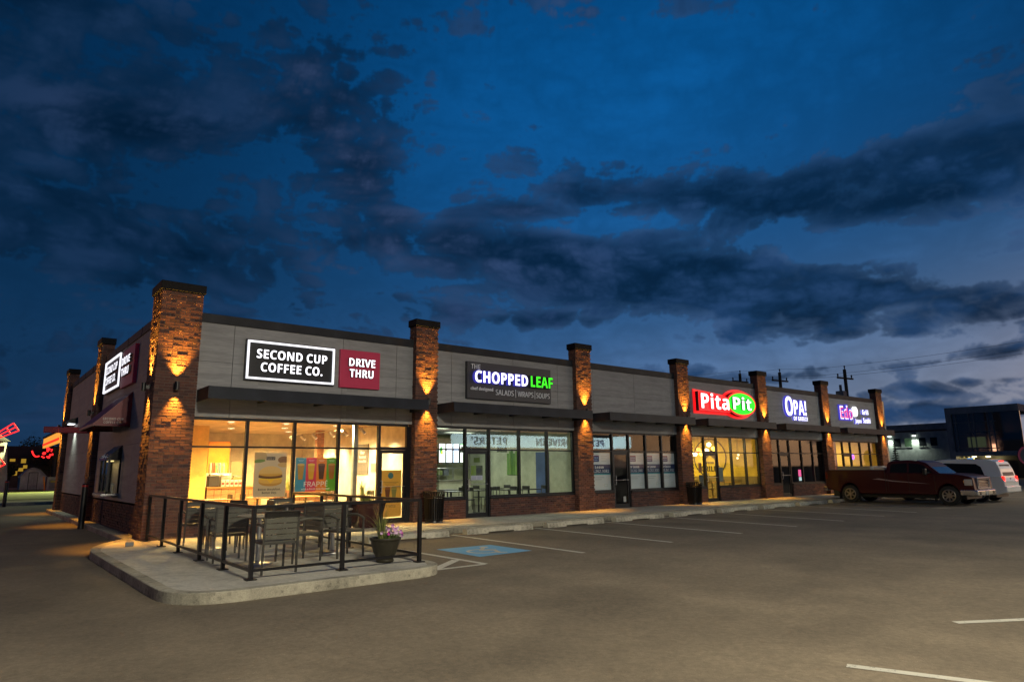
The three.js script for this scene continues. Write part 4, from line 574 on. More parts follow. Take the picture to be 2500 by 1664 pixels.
{
  const t = sign('letter_sign', 'glowing white letters outlined round pink type beside a round emblem', [33.6, 3.85, -0.2], 0), pk = glow(C(0.85, 0.02, 0.25), 0.8);
  part('letter_backing', faceUp(text('Edo', fontB, 0, 0.22, 1.60, 0.70, 0.08, 0.10), 0, [0, 0, 0.02]), [litW(1.7), haloB], t); part('lettering', faceUp(text('Edo', fontR, 0.10, 0.27, 1.36, 0.58, 0.02), 0, [0, 0, 0.105]), pk, t);
  part('round_emblem', new THREE.CylinderGeometry(0.28, 0.28, 0.1, 28).rotateX(Math.PI / 2).translate(1.90, 0.68, 0.07), litW(1.7), t); part('emblem_mark', new THREE.TorusGeometry(0.13, 0.018, 6, 20).translate(1.90, 0.68, 0.125), pk, t);
  part('lettering', faceUp(text('Japan', fontB, 1.75, 0.06, 0.78, 0.22, 0.08, 0.02), 0, [0, 0, 0.03]), [litW(1.7), haloB], t); part('lettering', faceUp(text('Grill', fontB, 2.72, 0.56, 0.82, 0.26, 0.08, 0.03), 0, [0, 0, 0.03]), [litW(1.7), haloB], t); part('lettering', faceUp(text('Sushi', fontB, 2.76, 0.08, 0.95, 0.28, 0.08, 0.03), 0, [0, 0, 0.03]), [litW(1.7), haloB], t);
}
// ---------------------------------------------------------------- up and down wall lamps on the pillars
const sconceCol = C(1.0, 0.43, 0.045);
function sconce(x, z, dx, dz, label, group) {
  const y = 3.44, t = thing('wall_lamp', label, 'lamp', [x, y, z], Math.atan2(dx, dz), group);
  part('housing', [new THREE.CylinderGeometry(0.052, 0.052, 0.19, 18, 1, true).translate(0, 0.1, 0.13), bx(-0.025, 0.025, 0.06, 0.14, 0.0, 0.085), rbx(-0.055, 0.055, 0.03, 0.17, -0.02, 0.012, 0.008)], M.black, t);
  part('lens', cyl(0.046, 0.046, 0.165, 0.17, 0, 0.13, 16), glow(C(1, 0.72, 0.3), 3), t); part('lens', cyl(0.046, 0.046, 0.03, 0.035, 0, 0.13, 16), glow(C(1, 0.72, 0.3), 3), t);
  const px = x + dx * 0.13, pz = z + dz * 0.13; const I = 88;
  spot(V(px, y + 0.185, pz), V(px - dx * 0.16, y + 2, pz - dz * 0.16), sconceCol, I, 0.56, 1.0, null, 1.2); spot(V(px, y + 0.015, pz), V(px - dx * 0.16, y - 2, pz - dz * 0.16), sconceCol, I * 0.6, 0.56, 1.0, null, 1.2);
}
const gS = 'up and down lamps on the brick pillars';
sconce(0.475, -INS, 0, 1, 'small black up and down lamp on the corner pillar front', gS); sconce(INS, -0.49, -1, 0, 'small black up and down lamp on the corner pillar side', gS);
for (let i = 1; i < 7; i++) sconce(PX[i] + CAPW / 2, -INS, 0, 1, 'small black up and down lamp on the pillar ' + ['between cafe and salad shop', 'between salad shop and empty unit', 'between empty unit and flatbread shop', 'between flatbread shop and dark shop', 'between dark shop and end shop', 'at the far end of the shops'][i - 1], gS);
for (const z of [-8.93, -17.38]) sconce(INS, z, -1, 0, 'small black up and down lamp on a drive through pillar', gS);
// soffit lamps under the far canopies
for (const x of [22.8, 29.3, 36]) { const t = thing('soffit_light', 'thin pale lamp under a far shop canopy', 'light', [x, 3.36, 0.35], 0, 'lamps under the far canopies'); part('housing', rbx(-0.45, 0.45, 0.02, 0.08, -0.06, 0.06, 0.01), M.flash, t); part('diffuser', bx(-0.42, 0.42, 0.005, 0.02, -0.045, 0.045), glow(C(0.8, 0.75, 0.6), 0.5), t); }
// ---------------------------------------------------------------- drive-through side
{ const t = thing('awning', 'sloping red fabric awning with white lettering over the drive through window', 'awning'); const x0 = 0.195, x1 = -0.645, zA = -6.02, zB = -3.42, yT = 3.73, yB = 2.80, yV = 2.86, cloth = std({ color: C(0.16, 0.004, 0.018), roughness: 0.45, side: THREE.DoubleSide });
  part('canvas', [quad([x1, yV, zA], [x1, yV, zB], [x0, yT, zB], [x0, yT, zA]), quad([x1, yB, zA], [x1, yB, zB], [x1, yV, zB], [x1, yV, zA])], cloth, t);
  const tri = (z) => { const s = new THREE.Shape(); s.moveTo(x0, yB); s.lineTo(x1, yB); s.lineTo(x1, yV); s.lineTo(x0, yT); const g = new THREE.ShapeGeometry(s); g.translate(0, 0, z); return g; };
  part('end_cloth', tri(zB + 0.001), cloth, t); part('end_cloth', tri(zA - 0.001), cloth, t);
  part('frame_tube', [tube(V(x1 + 0.02, yB, zA + 0.02), V(x1 + 0.02, yB, zB - 0.02), 0.015), tube(V(x0, yB, zA + 0.02), V(x1 + 0.02, yB, zA + 0.02), 0.015), tube(V(x0, yB, zB - 0.02), V(x1 + 0.02, yB, zB - 0.02), 0.015)], M.black, t);
  const lw = std({ color: C(0.72, 0.62, 0.58), roughness: 0.7 }); part('lettering', text('SECOND CUP', fontB, -0.44, 2.955, 0.47, 0.062, 0.004).translate(0, 0, zB + 0.002), lw, t); part('lettering', text('COFFEE CO.', fontB, -0.42, 2.865, 0.42, 0.062, 0.004).translate(0, 0, zB + 0.002), lw, t);
}
{ // drive-through window: boxed bay with a sloping hood
  const w = grp('drive_through_window', mall), zA = -5.5, zB = -4.2, x0 = 0.2, x1 = -0.10;
  part('hood', [quad([x1 - 0.05, 2.0, zA], [x1 - 0.05, 2.0, zB], [x0, 2.34, zB], [x0, 2.34, zA]), quad([x1 - 0.05, 1.94, zA], [x1 - 0.05, 1.94, zB], [x1 - 0.05, 2.0, zB], [x1 - 0.05, 2.0, zA]), (() => { const s = new THREE.Shape(); s.moveTo(x0, 1.94); s.lineTo(x1 - 0.05, 1.94); s.lineTo(x1 - 0.05, 2.0); s.lineTo(x0, 2.34); const g = new THREE.ShapeGeometry(s); g.translate(0, 0, zB); return g.toNonIndexed(); })(), quad([x1 - 0.05, 1.94, zA], [x0, 1.94, zA], [x0, 1.94, zB], [x1 - 0.05, 1.94, zB])], std({ color: C(0.03, 0.03, 0.032), roughness: 0.25, metalness: 0.5, side: THREE.DoubleSide }), w);
  part('frame', [bx(x1, x1 + 0.05, 1.06, 1.94, zA, zA + 0.06), bx(x1, x1 + 0.05, 1.06, 1.94, zB - 0.06, zB), bx(x1, x1 + 0.05, 1.06, 1.94, -4.9, -4.84), bx(x0 - 0.04, x0, 1.06, 1.94, zB - 0.05, zB), bx(x1, x1 + 0.05, 1.06, 1.11, zA, zB), bx(x1, x0, 1.06, 1.94, zA + 0.001, zA + 0.03)], M.frame, w);
  part('shelf', rbx(x1 - 0.12, x0, 1.0, 1.06, zA - 0.03, zB + 0.05, 0.01), M.steel, w);
  const g1 = new THREE.PlaneGeometry(1.24, 0.84).rotateY(-Math.PI / 2).translate(x1 + 0.025, 1.52, -4.85), g2 = new THREE.PlaneGeometry(0.24, 0.84).translate(0.06, 1.52, zB - 0.025); part('pane', g1, M.glass, w); part('pane', g2, M.glass, w);
  part('lit_lining', bx(x0 - 0.012, x0 - 0.002, 1.08, 1.92, zA + 0.05, zB - 0.06), wallM(0.62, 0.60, 0.54), w); part('fluorescent_tube_light', bx(0.0, 0.04, 1.905, 1.93, zA + 0.1, zB - 0.1), glow(C(1, 0.75, 0.3), 1.6), w); area(V(0.02, 1.9, -4.85), V(0.02, 0, -4.85), 0.06, 1.0, C(1, 0.72, 0.28), 6);
  const cup = thing('paper_cup', 'short stack of white paper cups inside the drive through window', 'cup', [0.08, 1.062, -4.42]); part('body', cyl(0.035, 0.045, 0, 0.24, 0, 0, 12), wallM(0.8, 0.75, 0.6), cup); part('lid', cyl(0.047, 0.043, 0.24, 0.26, 0, 0, 12), wallM(0.7, 0.7, 0.65), cup);
}
{ const t = thing('wall_pack_light', 'black wall mounted floodlight with white lens on the side wall', 'light', [0.2, 3.5, -14.6], -Math.PI / 2); part('housing', (() => { const s = new THREE.Shape(); s.moveTo(0, 0); s.lineTo(0.34, 0.05); s.lineTo(0.28, 0.16); s.lineTo(0, 0.26); const g = new THREE.ExtrudeGeometry(s, { depth: 0.7, bevelEnabled: false }); g.rotateY(-Math.PI / 2); g.translate(0.35, 0, 0); return g; })(), M.black, t); part('lens', bx(-0.28, 0.28, -0.004, 0.012, 0.06, 0.26), glow(C(0.9, 0.95, 1), 3), t); spot(V(0.02, 3.46, -14.6), V(0.05, 0, -14.4), C(0.90, 1.0, 0.82), 9, 1.0, 0.8, null, 3); }
{ const t = thing('clearance_bar', 'long dark red clearance bar reaching out over the drive through lane', 'bar', [0.2, 2.93, -10]); part('bar', rbx(-1.38, -0.02, 0, 0.2, -0.06, 0.06, 0.02), std({ color: C(0.20, 0.0, 0.025), roughness: 0.6 }), t); part('bracket', rbx(-0.04, 0.0, -0.06, 0.26, -0.1, 0.1, 0.006), M.steel, t); }
function bollard(pos, label, k) { const t = thing('bollard', label, 'bollard', pos); part('post', new THREE.LatheGeometry([[0, 1.31], [0.05, 1.305], [0.079, 1.28], [0.083, 1.26], [0.083, 0]].map((p) => new THREE.Vector2(...p)).reverse(), 24), M.black, t); part('band', new THREE.CylinderGeometry(0.085, 0.085, 0.05, 24, 1, true).translate(0, 1.235, 0), std({ color: C(0.45, 0.01, 0.01), roughness: 0.4, side: THREE.DoubleSide }), t); return t; }
bollard([-0.22, 0, -7.05], 'black steel bollard with red band by the drive through window');
{ const p = onY(8, 1237, 0); bollard([p.x, 0, p.z], 'black steel bollard with red band standing alone by the far kerb'); }
{ const p = onY(315, 1333, TOP), t = thing('utility_box', 'small grey metal box on the patio kerb by the corner pillar', 'box', [p.x, TOP, p.z], -0.2); part('body', rbx(-0.075, 0.075, 0, 0.075, -0.05, 0.05, 0.008), std({ color: C(0.20, 0.21, 0.21), roughness: 0.5, metalness: 0.3 }), t); part('lid', rbx(-0.08, 0.08, 0.075, 0.083, -0.055, 0.055, 0.003), std({ color: C(0.24, 0.25, 0.25), roughness: 0.5 }), t); }
// ---------------------------------------------------------------- patio railing
{
  const t = thing('patio_railing', 'black metal railing with clear glass panels around the cafe patio', 'railing'), y0 = TOP, yr = 1.09;
  const A = [[0.14, 0.05], [0.13, 1.47], [0.11, 2.87], [0.09, 4.36], [0.07, 5.74], [0.05, 7.06]], B = [[0.05, 7.06], [1.37, 7.09], [2.68, 7.12]], Cc = [[2.68, 7.12], [2.72, 5.75], [2.75, 4.45], [2.78, 3.05], [2.82, 1.4]];
  const P = (p, y) => V(p[0], y, p[1]);
  const posts = [...A, ...B.slice(1), ...Cc.slice(1)]; for (const p of posts) { part('post', bx(p[0] - 0.027, p[0] + 0.027, y0, yr - 0.01, p[1] - 0.027, p[1] + 0.027), M.rail, t); part('foot_plate', bx(p[0] - 0.07, p[0] + 0.07, y0, y0 + 0.012, p[1] - 0.07, p[1] + 0.07), M.rail, t); }
  for (const run of [A, B, Cc]) {
    part('top_rail', bar(P(run[0], yr + 0.012), P(run[run.length - 1], yr + 0.012), 0.062, 0.042), M.rail, t);
    for (let i = 0; i < run.length - 1; i++) {
      const d = P(run[i + 1], 0).sub(P(run[i], 0)).normalize(), a = P(run[i], y0 + 0.12).addScaledVector(d, 0.028), b = P(run[i + 1], y0 + 0.12).addScaledVector(d, -0.028);
      part('bottom_rail', bar(a, b, 0.04, 0.036), M.rail, t);
      const L = a.distanceTo(b), g = new THREE.PlaneGeometry(L - 0.012, yr - 0.02 - y0 - 0.145); g.rotateY(-Math.atan2(d.z, d.x)); const m = a.clone().add(b).multiplyScalar(0.5); g.translate(m.x, (yr - 0.02 + y0 + 0.145) / 2, m.z); part('glass_panel', g, M.railGlass, t);
    }
  }
}
// patio tables and slatted armchairs
function patioTable(x, z, label) { const t = thing('patio_table', label, 'table', [x, TOP, z], 0, 'round tables on the patio'); part('tabletop', new THREE.LatheGeometry([[0, 0.735], [0.33, 0.735], [0.345, 0.742], [0.345, 0.758], [0.335, 0.765], [0, 0.765]].map((p) => new THREE.Vector2(...p)), 40), M.tabletop, t); part('pole', cyl(0.036, 0.036, 0.03, 0.735, 0, 0, 20), M.steel, t); part('base', new THREE.LatheGeometry([[0.225, 0], [0.225, 0.012], [0.2, 0.024], [0.06, 0.036], [0.036, 0.05]].map((p) => new THREE.Vector2(...p)), 36), M.steel, t); part('brace', [bx(-0.2, 0.2, 0.715, 0.734, -0.02, 0.02), bx(-0.02, 0.02, 0.715, 0.733, -0.2, 0.2)], M.alu, t); }
const proto = thing('patio_armchair', '', 'chair', [0, 0, 0], 0, 'slatted armchairs on the patio');   // faces +z
{
  for (const s of [-1, 1]) { part('leg', bar(V(s * 0.25, 0, -0.26), V(s * 0.245, 0.86, -0.30), 0.024, 0.030), M.alu, proto); part('leg', bar(V(s * 0.25, 0, 0.25), V(s * 0.25, 0.63, 0.23), 0.024, 0.030), M.alu, proto);
    part('armrest', new THREE.TubeGeometry(new THREE.CatmullRomCurve3([V(s * 0.25, 0.66, -0.27), V(s * 0.255, 0.685, -0.1), V(s * 0.255, 0.675, 0.1), V(s * 0.25, 0.63, 0.26)]), 12, 0.021, 8), M.slat, proto); }
  part('seat_frame', [bar(V(-0.24, 0.425, -0.25), V(-0.24, 0.435, 0.25), 0.024, 0.03), bar(V(0.24, 0.425, -0.25), V(0.24, 0.435, 0.25), 0.024, 0.03), bar(V(-0.24, 0.43, 0.25), V(0.24, 0.43, 0.25), 0.024, 0.03), bar(V(-0.24, 0.425, -0.25), V(0.24, 0.425, -0.25), 0.024, 0.03)], M.alu, proto);
  for (let k = 0; k < 6; k++) part('seat_slat', rbx(-0.235, 0.235, 0.437, 0.452, -0.235 + k * 0.083, -0.235 + k * 0.083 + 0.074, 0.005), M.slat, proto);
  for (let k = 0; k < 5; k++) { const y = 0.475 + k * 0.078, z = -0.272 - (y - 0.45) * 0.06; part('back_slat', rbx(-0.232, 0.232, y, y + 0.069, z - 0.009, z + 0.009, 0.005), M.slat, proto); }
  part('back_rail', bar(V(-0.245, 0.865, -0.30), V(0.245, 0.865, -0.30), 0.03, 0.03), M.alu, proto);
}
patioTable(0.66, 5.53, 'round patio table beside the railing corner nearest the kerb'); patioTable(0.76, 2.75, 'round patio table nearest the corner brick pillar'); patioTable(2.22, 4.87, 'round patio table beside the flower pot end of the railing'); patioTable(2.25, 2.5, 'round patio table nearest the cafe door planter');
[[0.55, 6.5, Math.PI, 'slatted armchair with its back to the kerb at the railing corner table'], [1.28, 5.62, -1.75, 'slatted armchair turned sideways to the railing corner table'], [0.42, 4.72, 0.1, 'slatted armchair facing the kerb at the railing corner table'], [2.10, 5.56, Math.PI - 0.1, 'slatted armchair with its back to the flower pot'], [2.12, 4.15, 0.05, 'slatted armchair facing the flower pot across the round table'], [0.62, 3.45, Math.PI, 'slatted armchair turned to the corner pillar table'], [0.6, 1.98, 0, 'slatted armchair between the corner pillar and its table'], [1.45, 2.95, -1.5, 'slatted armchair sideways at the corner pillar table'], [1.62, 2.15, 1.2, 'slatted armchair sideways at the table near the door planter'], [2.3, 1.75, 0, 'slatted armchair against the cafe wall at the table near the door planter']].forEach(([x, z, a, lab], i) => { if (i) copyThing(proto, [x, TOP, z], a, lab); else { proto.position.set(x, TOP, z); proto.rotation.y = a; proto.userData.label = lab; } });
// flower pot at the railing end
{
  const t = thing('flower_pot', 'ribbed dark brown pot with pink petunias and spiky grass', 'plant', [2.285, TOP, 6.72]); const potM = mat({ color: C(0.030, 0.026, 0.016), roughness: 0.55, specularIntensity: 0.6 });
  part('pot', new THREE.LatheGeometry([[0.13, 0], [0.145, 0.012], [0.14, 0.04], [0.135, 0.05], [0.19, 0.16], [0.225, 0.30], [0.23, 0.335], [0.252, 0.345], [0.255, 0.375], [0.235, 0.38], [0.215, 0.355], [0.2, 0.3]].map((p) => new THREE.Vector2(...p)), 40), potM, t);
  const ribs = []; for (let k = 0; k < 36; k++) { const a = k / 36 * 6.283; ribs.push(tube(V(Math.cos(a) * 0.137, 0.06, Math.sin(a) * 0.137), V(Math.cos(a) * 0.224, 0.32, Math.sin(a) * 0.224), 0.006, 5)); } part('ribs', ribs, potM, t);
  part('soil', cyl(0.205, 0.205, 0.32, 0.34, 0, 0, 24), std({ color: C(0.03, 0.022, 0.015), roughness: 1 }), t);
  part('spiky_grass', blades(60, 0.05, 0.62, 0.40, 3, 0.010).translate(-0.07, 0.33, 0), leafY, t); const fo = part('foliage', [blades(120, 0.16, 0.17, 0.1, 4, 0.012).translate(0.06, 0.34, 0)], leafM, t); fo.userData.kind = 'stuff';
  const r = rng(12), pk = [mat({ color: C(0.62, 0.05, 0.42), side: THREE.DoubleSide }), mat({ color: C(0.55, 0.28, 0.55), side: THREE.DoubleSide }), mat({ color: C(0.62, 0.42, 0.60), side: THREE.DoubleSide })];
  const spotsF = [[-0.02, 0.45, 0.17, 0], [0.10, 0.52, 0.06, 1], [0.02, 0.53, 0.02, 2], [0.16, 0.50, 0.02, 1], [0.24, 0.46, 0.05, 1], [0.28, 0.42, 0.02, 0], [0.12, 0.46, 0.14, 2], [0.20, 0.44, -0.05, 2], [0.08, 0.49, -0.06, 1], [0.05, 0.47, 0.12, 2], [0.22, 0.51, -0.02, 2], [0.15, 0.55, -0.03, 1], [-0.10, 0.46, 0.08, 2], [0.26, 0.40, 0.10, 1]];
  for (const [x, y, z, k] of spotsF) { const f = new THREE.ConeGeometry(0.036, 0.03, 5, 1, true); f.rotateX(-Math.PI / 2 - 0.4 + r()); f.rotateY(r() * 2 - 1 - 0.4); f.translate(x, y, z); const st = part('bloom', f, pk[k], t); }
}
// door planter
{ const t = thing('planter', 'large square maroon planter with spiky grass beside the cafe door', 'plant', [5.16, TOP, 0.45], 0.1); const g = new THREE.CylinderGeometry(0.50, 0.34, 0.60, 4, 1); g.rotateY(Math.PI / 4); g.translate(0, 0.3, 0); part('pot', [g.toNonIndexed(), rbx(-0.36, 0.36, 0.59, 0.645, -0.36, 0.36, 0.01)], std({ color: C(0.045, 0.008, 0.010), roughness: 0.25 }), t); part('soil', bx(-0.31, 0.31, 0.646, 0.65, -0.31, 0.31), std({ color: C(0.03, 0.022, 0.015) }), t); part('spiky_grass', blades(70, 0.18, 0.62, 0.36, 21, 0.008).translate(0, 0.64, 0), leafM, t); part('spiky_grass', blades(30, 0.22, 0.3, 0.2, 22, 0.02).translate(0, 0.64, 0), leafY, t); }
// ---------------------------------------------------------------- litter bins: slatted steel, flared top
function bin(x, z, label) {
  const t = thing('litter_bin', label, 'bin', [x, TOP, z]); const n = 26, sl = [], m = std({ color: C(0.010, 0.010, 0.011), roughness: 0.3, metalness: 0.2 });
  for (let k = 0; k < n; k++) { const a = k / n * 6.283, c = Math.cos(a), s = Math.sin(a); const pts = [[0.245, 0.05], [0.262, 0.35], [0.278, 0.66], [0.295, 0.77], [0.325, 0.845]]; const g = []; for (let i = 0; i < 4; i++) { const q = bar(V(c * pts[i][0], pts[i][1], s * pts[i][0]), V(c * pts[i + 1][0], pts[i + 1][1], s * pts[i + 1][0]), 0.042, 0.008); g.push(q); } part('slat', g, m, t); }
  part('liner', cyl(0.225, 0.25, 0.04, 0.66, 0, 0, 24), M.black, t); part('base', cyl(0.26, 0.25, 0, 0.05, 0, 0, 28), m, t); for (const [r, y] of [[0.325, 0.845], [0.285, 0.70], [0.25, 0.09]]) part('ring', new THREE.TorusGeometry(r, 0.013, 8, 36).rotateX(Math.PI / 2).translate(0, y, 0), m, t);
}
bin(7.29, 0.36, 'black slatted litter bin beside the cafe and salad shop pillar'); bin(19.45, 0.36, 'black slatted litter bin by the flatbread shop entrance');
// wheel stops
const stopShape = (() => { const s = new THREE.Shape(); s.moveTo(-0.11, 0); s.lineTo(0.11, 0); s.lineTo(0.082, 0.11); s.quadraticCurveTo(0.07, 0.138, 0.04, 0.138); s.lineTo(-0.04, 0.138); s.quadraticCurveTo(-0.07, 0.138, -0.082, 0.11); return s; })();
const stopNotch = (() => { const s = new THREE.Shape(); s.moveTo(-0.106, 0.034); s.lineTo(0.106, 0.034); s.lineTo(0.082, 0.11); s.quadraticCurveTo(0.07, 0.138, 0.04, 0.138); s.lineTo(-0.04, 0.138); s.quadraticCurveTo(-0.07, 0.138, -0.082, 0.11); return s; })();
const exS = (sh, a, b) => { const g = new THREE.ExtrudeGeometry(sh, { depth: b - a, bevelEnabled: false, curveSegments: 3 }); g.translate(0, 0, a); g.rotateY(Math.PI / 2); return boxUV(g); };
[[4.02, 6.16, 'heading the blue disabled bay'], [6.7, 8.85, 'before the salad shop door'], [9.4, 11.62, 'before the salad shop windows'], [12.17, 14.42, 'before the pillar between salad shop and empty unit'], [14.93, 17.2, 'before the door of the empty unit'], [17.65, 19.98, 'before the litter bin by the flatbread shop'], [20.4, 22.7, 'before the flatbread shop door'], [23.1, 25.4, 'before the flatbread shop windows'], [25.9, 28.1, 'behind the pickup truck'], [28.7, 30.9, 'at the head of the minivan bay']].forEach(([a, b, l], i) => { const t = thing('wheel_stop', 'weathered concrete wheel stop ' + l, 'wheel stop', [(a + b) / 2, 0, 2.72 - i * 0.012], 0, 'wheel stops along the sidewalk'); const L = (b - a) / 2; part('block', [exS(stopShape, -L, -0.42), exS(stopNotch, -0.42, 0.42), exS(stopShape, 0.42, L)], M.stop, t); });
// ---------------------------------------------------------------- parking lot lamps, behind the viewer
function lotLamp(x, z, aim, I, label) {
  const t = thing('lot_lamp', label, 'lamp', [x, 0, z], 0, 'tall parking lot lamp posts'); part('base', cyl(0.3, 0.3, 0, 0.75, 0, 0, 20), M.concrete, t); part('pole', cyl(0.09, 0.06, 0.75, 9.1, 0, 0, 12), M.alu, t);
  for (const s of [-1, 1]) { part('arm', bar(V(0, 9.05, 0), V(0.5 * s, 9.15, 0), 0.06), M.alu, t); part('head', rbx(0.5 * s - 0.22, 0.5 * s + 0.22, 9.12, 9.26, -0.3, 0.3, 0.03), M.alu, t); part('lamp_lens', bx(0.5 * s - 0.18, 0.5 * s + 0.18, 9.105, 9.119, -0.25, 0.25), glow(C(1, 0.93, 0.78), 6), t); }
  for (const s of [-1, 1]) spot(V(x + 0.5 * s, 9.08, z), V(x + 0.5 * s + aim[0] * 0.55, 0, z + aim[1] * 0.55), C(1.0, 0.91, 0.70), I / 2, 1.42, 0.5, null, 7);
}
lotLamp(-0.1, 22.8, [0, -6], 1320, 'tall double headed lot lamp nearest the patio'); lotLamp(42, 16, [-5, -2], 620, 'tall double headed lot lamp facing the far shops');
// ---------------------------------------------------------------- vehicles
const exW = (shape, w, bevel = 0.03) => { const g = new THREE.ExtrudeGeometry(shape, { depth: w - 2 * bevel, bevelEnabled: bevel > 0, bevelThickness: bevel, bevelSize: bevel * 0.6, bevelSegments: 3, curveSegments: 14 }); g.translate(0, 0, -(w - 2 * bevel) / 2); g.rotateY(-Math.PI / 2); return g; };
const poly = (pts) => { const s = new THREE.Shape(); s.moveTo(...pts[0]); for (const p of pts.slice(1)) s.lineTo(...p); return s; };
const taper = (g, y0, y1, k) => { const p = g.attributes.position; for (let i = 0; i < p.count; i++) { const t = clamp((p.getY(i) - y0) / (y1 - y0)); p.setX(i, p.getX(i) * (1 - k * t)); } g.computeVertexNormals(); return g; };
const sidePane = (pts, x, m, parent, yb, yt, k, w) => { const s = poly(pts), g = new THREE.ShapeGeometry(s); g.rotateY(-Math.PI / 2); const p = g.attributes.position; for (let i = 0; i < p.count; i++) p.setX(i, x * (1 - k * clamp((p.getY(i) - yb) / (yt - yb)))); g.computeVertexNormals(); return part('side_window', g, m, parent); };
const tint2 = mat({ color: C(0.010, 0.011, 0.013), roughness: 0.12, specularIntensity: 0.35, side: THREE.DoubleSide });
const shorten = (t, k) => { for (const o of t.children) { if (o.name === 'wheel') o.position.z *= k; else { o.geometry = o.geometry.clone(); o.geometry.scale(1, 1, k); } } };
function wheel(parent, x, z, r, spokes, rimM, out) {
  const w = grp('wheel', parent); w.position.set(x, r, z);
  part('tyre', new THREE.LatheGeometry([[r * 0.62, -0.12], [r * 0.94, -0.125], [r, -0.09], [r, 0.09], [r * 0.94, 0.125], [r * 0.62, 0.12]].map((p) => new THREE.Vector2(...p)), 36).rotateZ(Math.PI / 2), M.rubber, w);
  const g = [new THREE.TorusGeometry(r * 0.60, 0.022, 8, 36).rotateY(Math.PI / 2).translate(out * 0.115, 0, 0), new THREE.CylinderGeometry(r * 0.2, r * 0.22, 0.05, 18).rotateZ(Math.PI / 2).translate(out * 0.105, 0, 0)];
  for (let k = 0; k < spokes; k++) { const q = new THREE.BoxGeometry(0.03, r * 0.5, 0.05); q.translate(out * 0.105, r * 0.38, 0); q.rotateX(k / spokes * 6.283); g.push(q); }
  part('rim', g, rimM, w); part('brake_drum', new THREE.CylinderGeometry(r * 0.57, r * 0.57, 0.1, 24).rotateZ(Math.PI / 2).translate(out * 0.02, 0, 0), M.black, w);
}
{
  const t = thing('pickup_truck', 'dark maroon crew cab pickup truck reversed up to the shops', 'truck', [27.85, 0, 3.08], -0.02), paint = mat({ color: C(0.040, 0.0012, 0.004), roughness: 0.5, specularIntensity: 0.4, clearcoat: 0.35, clearcoatRoughness: 0.08 }), W = 1.96, r = 0.37;
  const s = new THREE.Shape(); s.moveTo(-1.12, 0.6); s.lineTo(-1.12, 1.32); s.lineTo(-1.09, 1.355); s.lineTo(1.70, 1.345); s.lineTo(1.72, 1.235); s.lineTo(3.95, 1.20); s.lineTo(4.6, 1.165); s.quadraticCurveTo(5.1, 1.11, 5.22, 1.03); s.lineTo(5.26, 0.62); s.lineTo(4.78, 0.52); s.absarc(4.28, 0.38, 0.47, 0.3, Math.PI - 0.1, false); s.lineTo(3.75, 0.42); s.lineTo(0.52, 0.42); s.absarc(0.0, 0.38, 0.48, 0.1, Math.PI - 0.15, false); s.lineTo(-0.6, 0.5);
  part('body', exW(s, W, 0.05), paint, t);
  const gh = poly([[1.76, 1.19], [1.79, 1.58], [1.86, 1.67], [2.05, 1.715], [2.7, 1.735], [3.15, 1.70], [3.44, 1.62], [4.0, 1.19]]); part('cab', taper(exW(gh, W - 0.06, 0.04), 1.2, 1.74, 0.14), paint, t);
  for (const x of [-0.957, 0.957]) { sidePane([[1.92, 1.255], [1.95, 1.56], [2.02, 1.61], [2.66, 1.625], [2.66, 1.245]], x, tint2, t, 1.2, 1.74, 0.14); sidePane([[2.74, 1.245], [2.74, 1.625], [3.12, 1.60], [3.36, 1.54], [3.72, 1.25]], x, tint2, t, 1.2, 1.74, 0.14); }
  part('windshield', quad([-0.86, 1.215, 4.005], [0.86, 1.215, 4.005], [0.78, 1.615, 3.475], [-0.78, 1.615, 3.475]), mat({ color: C(0.02, 0.03, 0.035), roughness: 0.05, clearcoat: 1, side: THREE.DoubleSide }), t);
  part('rear_window', quad([0.7, 1.4, 1.74], [-0.7, 1.4, 1.74], [-0.66, 1.62, 1.765], [0.66, 1.62, 1.765]), tint2, t);
  part('bed_gap', [bx(-0.986, -0.975, 0.46, 1.34, 1.685, 1.705), bx(0.975, 0.986, 0.46, 1.34, 1.685, 1.705)], M.black, t);
  for (const z of [1.80, 2.70, 3.78]) part('door_seam', [bx(-0.984, -0.976, 0.5, 1.2, z, z + 0.014), bx(0.976, 0.984, 0.5, 1.2, z, z + 0.014)], M.black, t);
  for (const z of [2.52, 3.58]) part('door_handle', [rbx(-1.01, -0.98, 1.06, 1.09, z - 0.1, z + 0.1, 0.01), rbx(0.98, 1.01, 1.06, 1.09, z - 0.1, z + 0.1, 0.01)], paint, t);
  const dec = std({ color: C(0.34, 0.25, 0.26), roughness: 0.3 }); part('side_stripe', (() => { const q = new THREE.ShapeGeometry(poly([[1.1, 0.98], [1.4, 1.02], [2.0, 0.94], [3.4, 0.83], [3.6, 0.81], [3.0, 0.84], [2.0, 0.90], [1.4, 0.97]])); q.rotateY(-Math.PI / 2); q.translate(-0.9835, 0, 0); return q; })(), std({ color: C(0.34, 0.25, 0.26), roughness: 0.3, side: THREE.DoubleSide }), t);
  part('tool_box', [rbx(-0.9, 0.9, 1.20, 1.50, -0.55, 1.02, 0.02), rbx(-0.92, 0.92, 1.50, 1.53, -0.57, 1.04, 0.01)], std({ color: C(0.30, 0.30, 0.29), roughness: 0.45, metalness: 0.5 }), t); part('bed_tank', rbx(-0.8, 0.8, 1.2, 1.47, 1.12, 1.62, 0.03), std({ color: C(0.5, 0.5, 0.5), roughness: 0.4, metalness: 0.6 }), t);
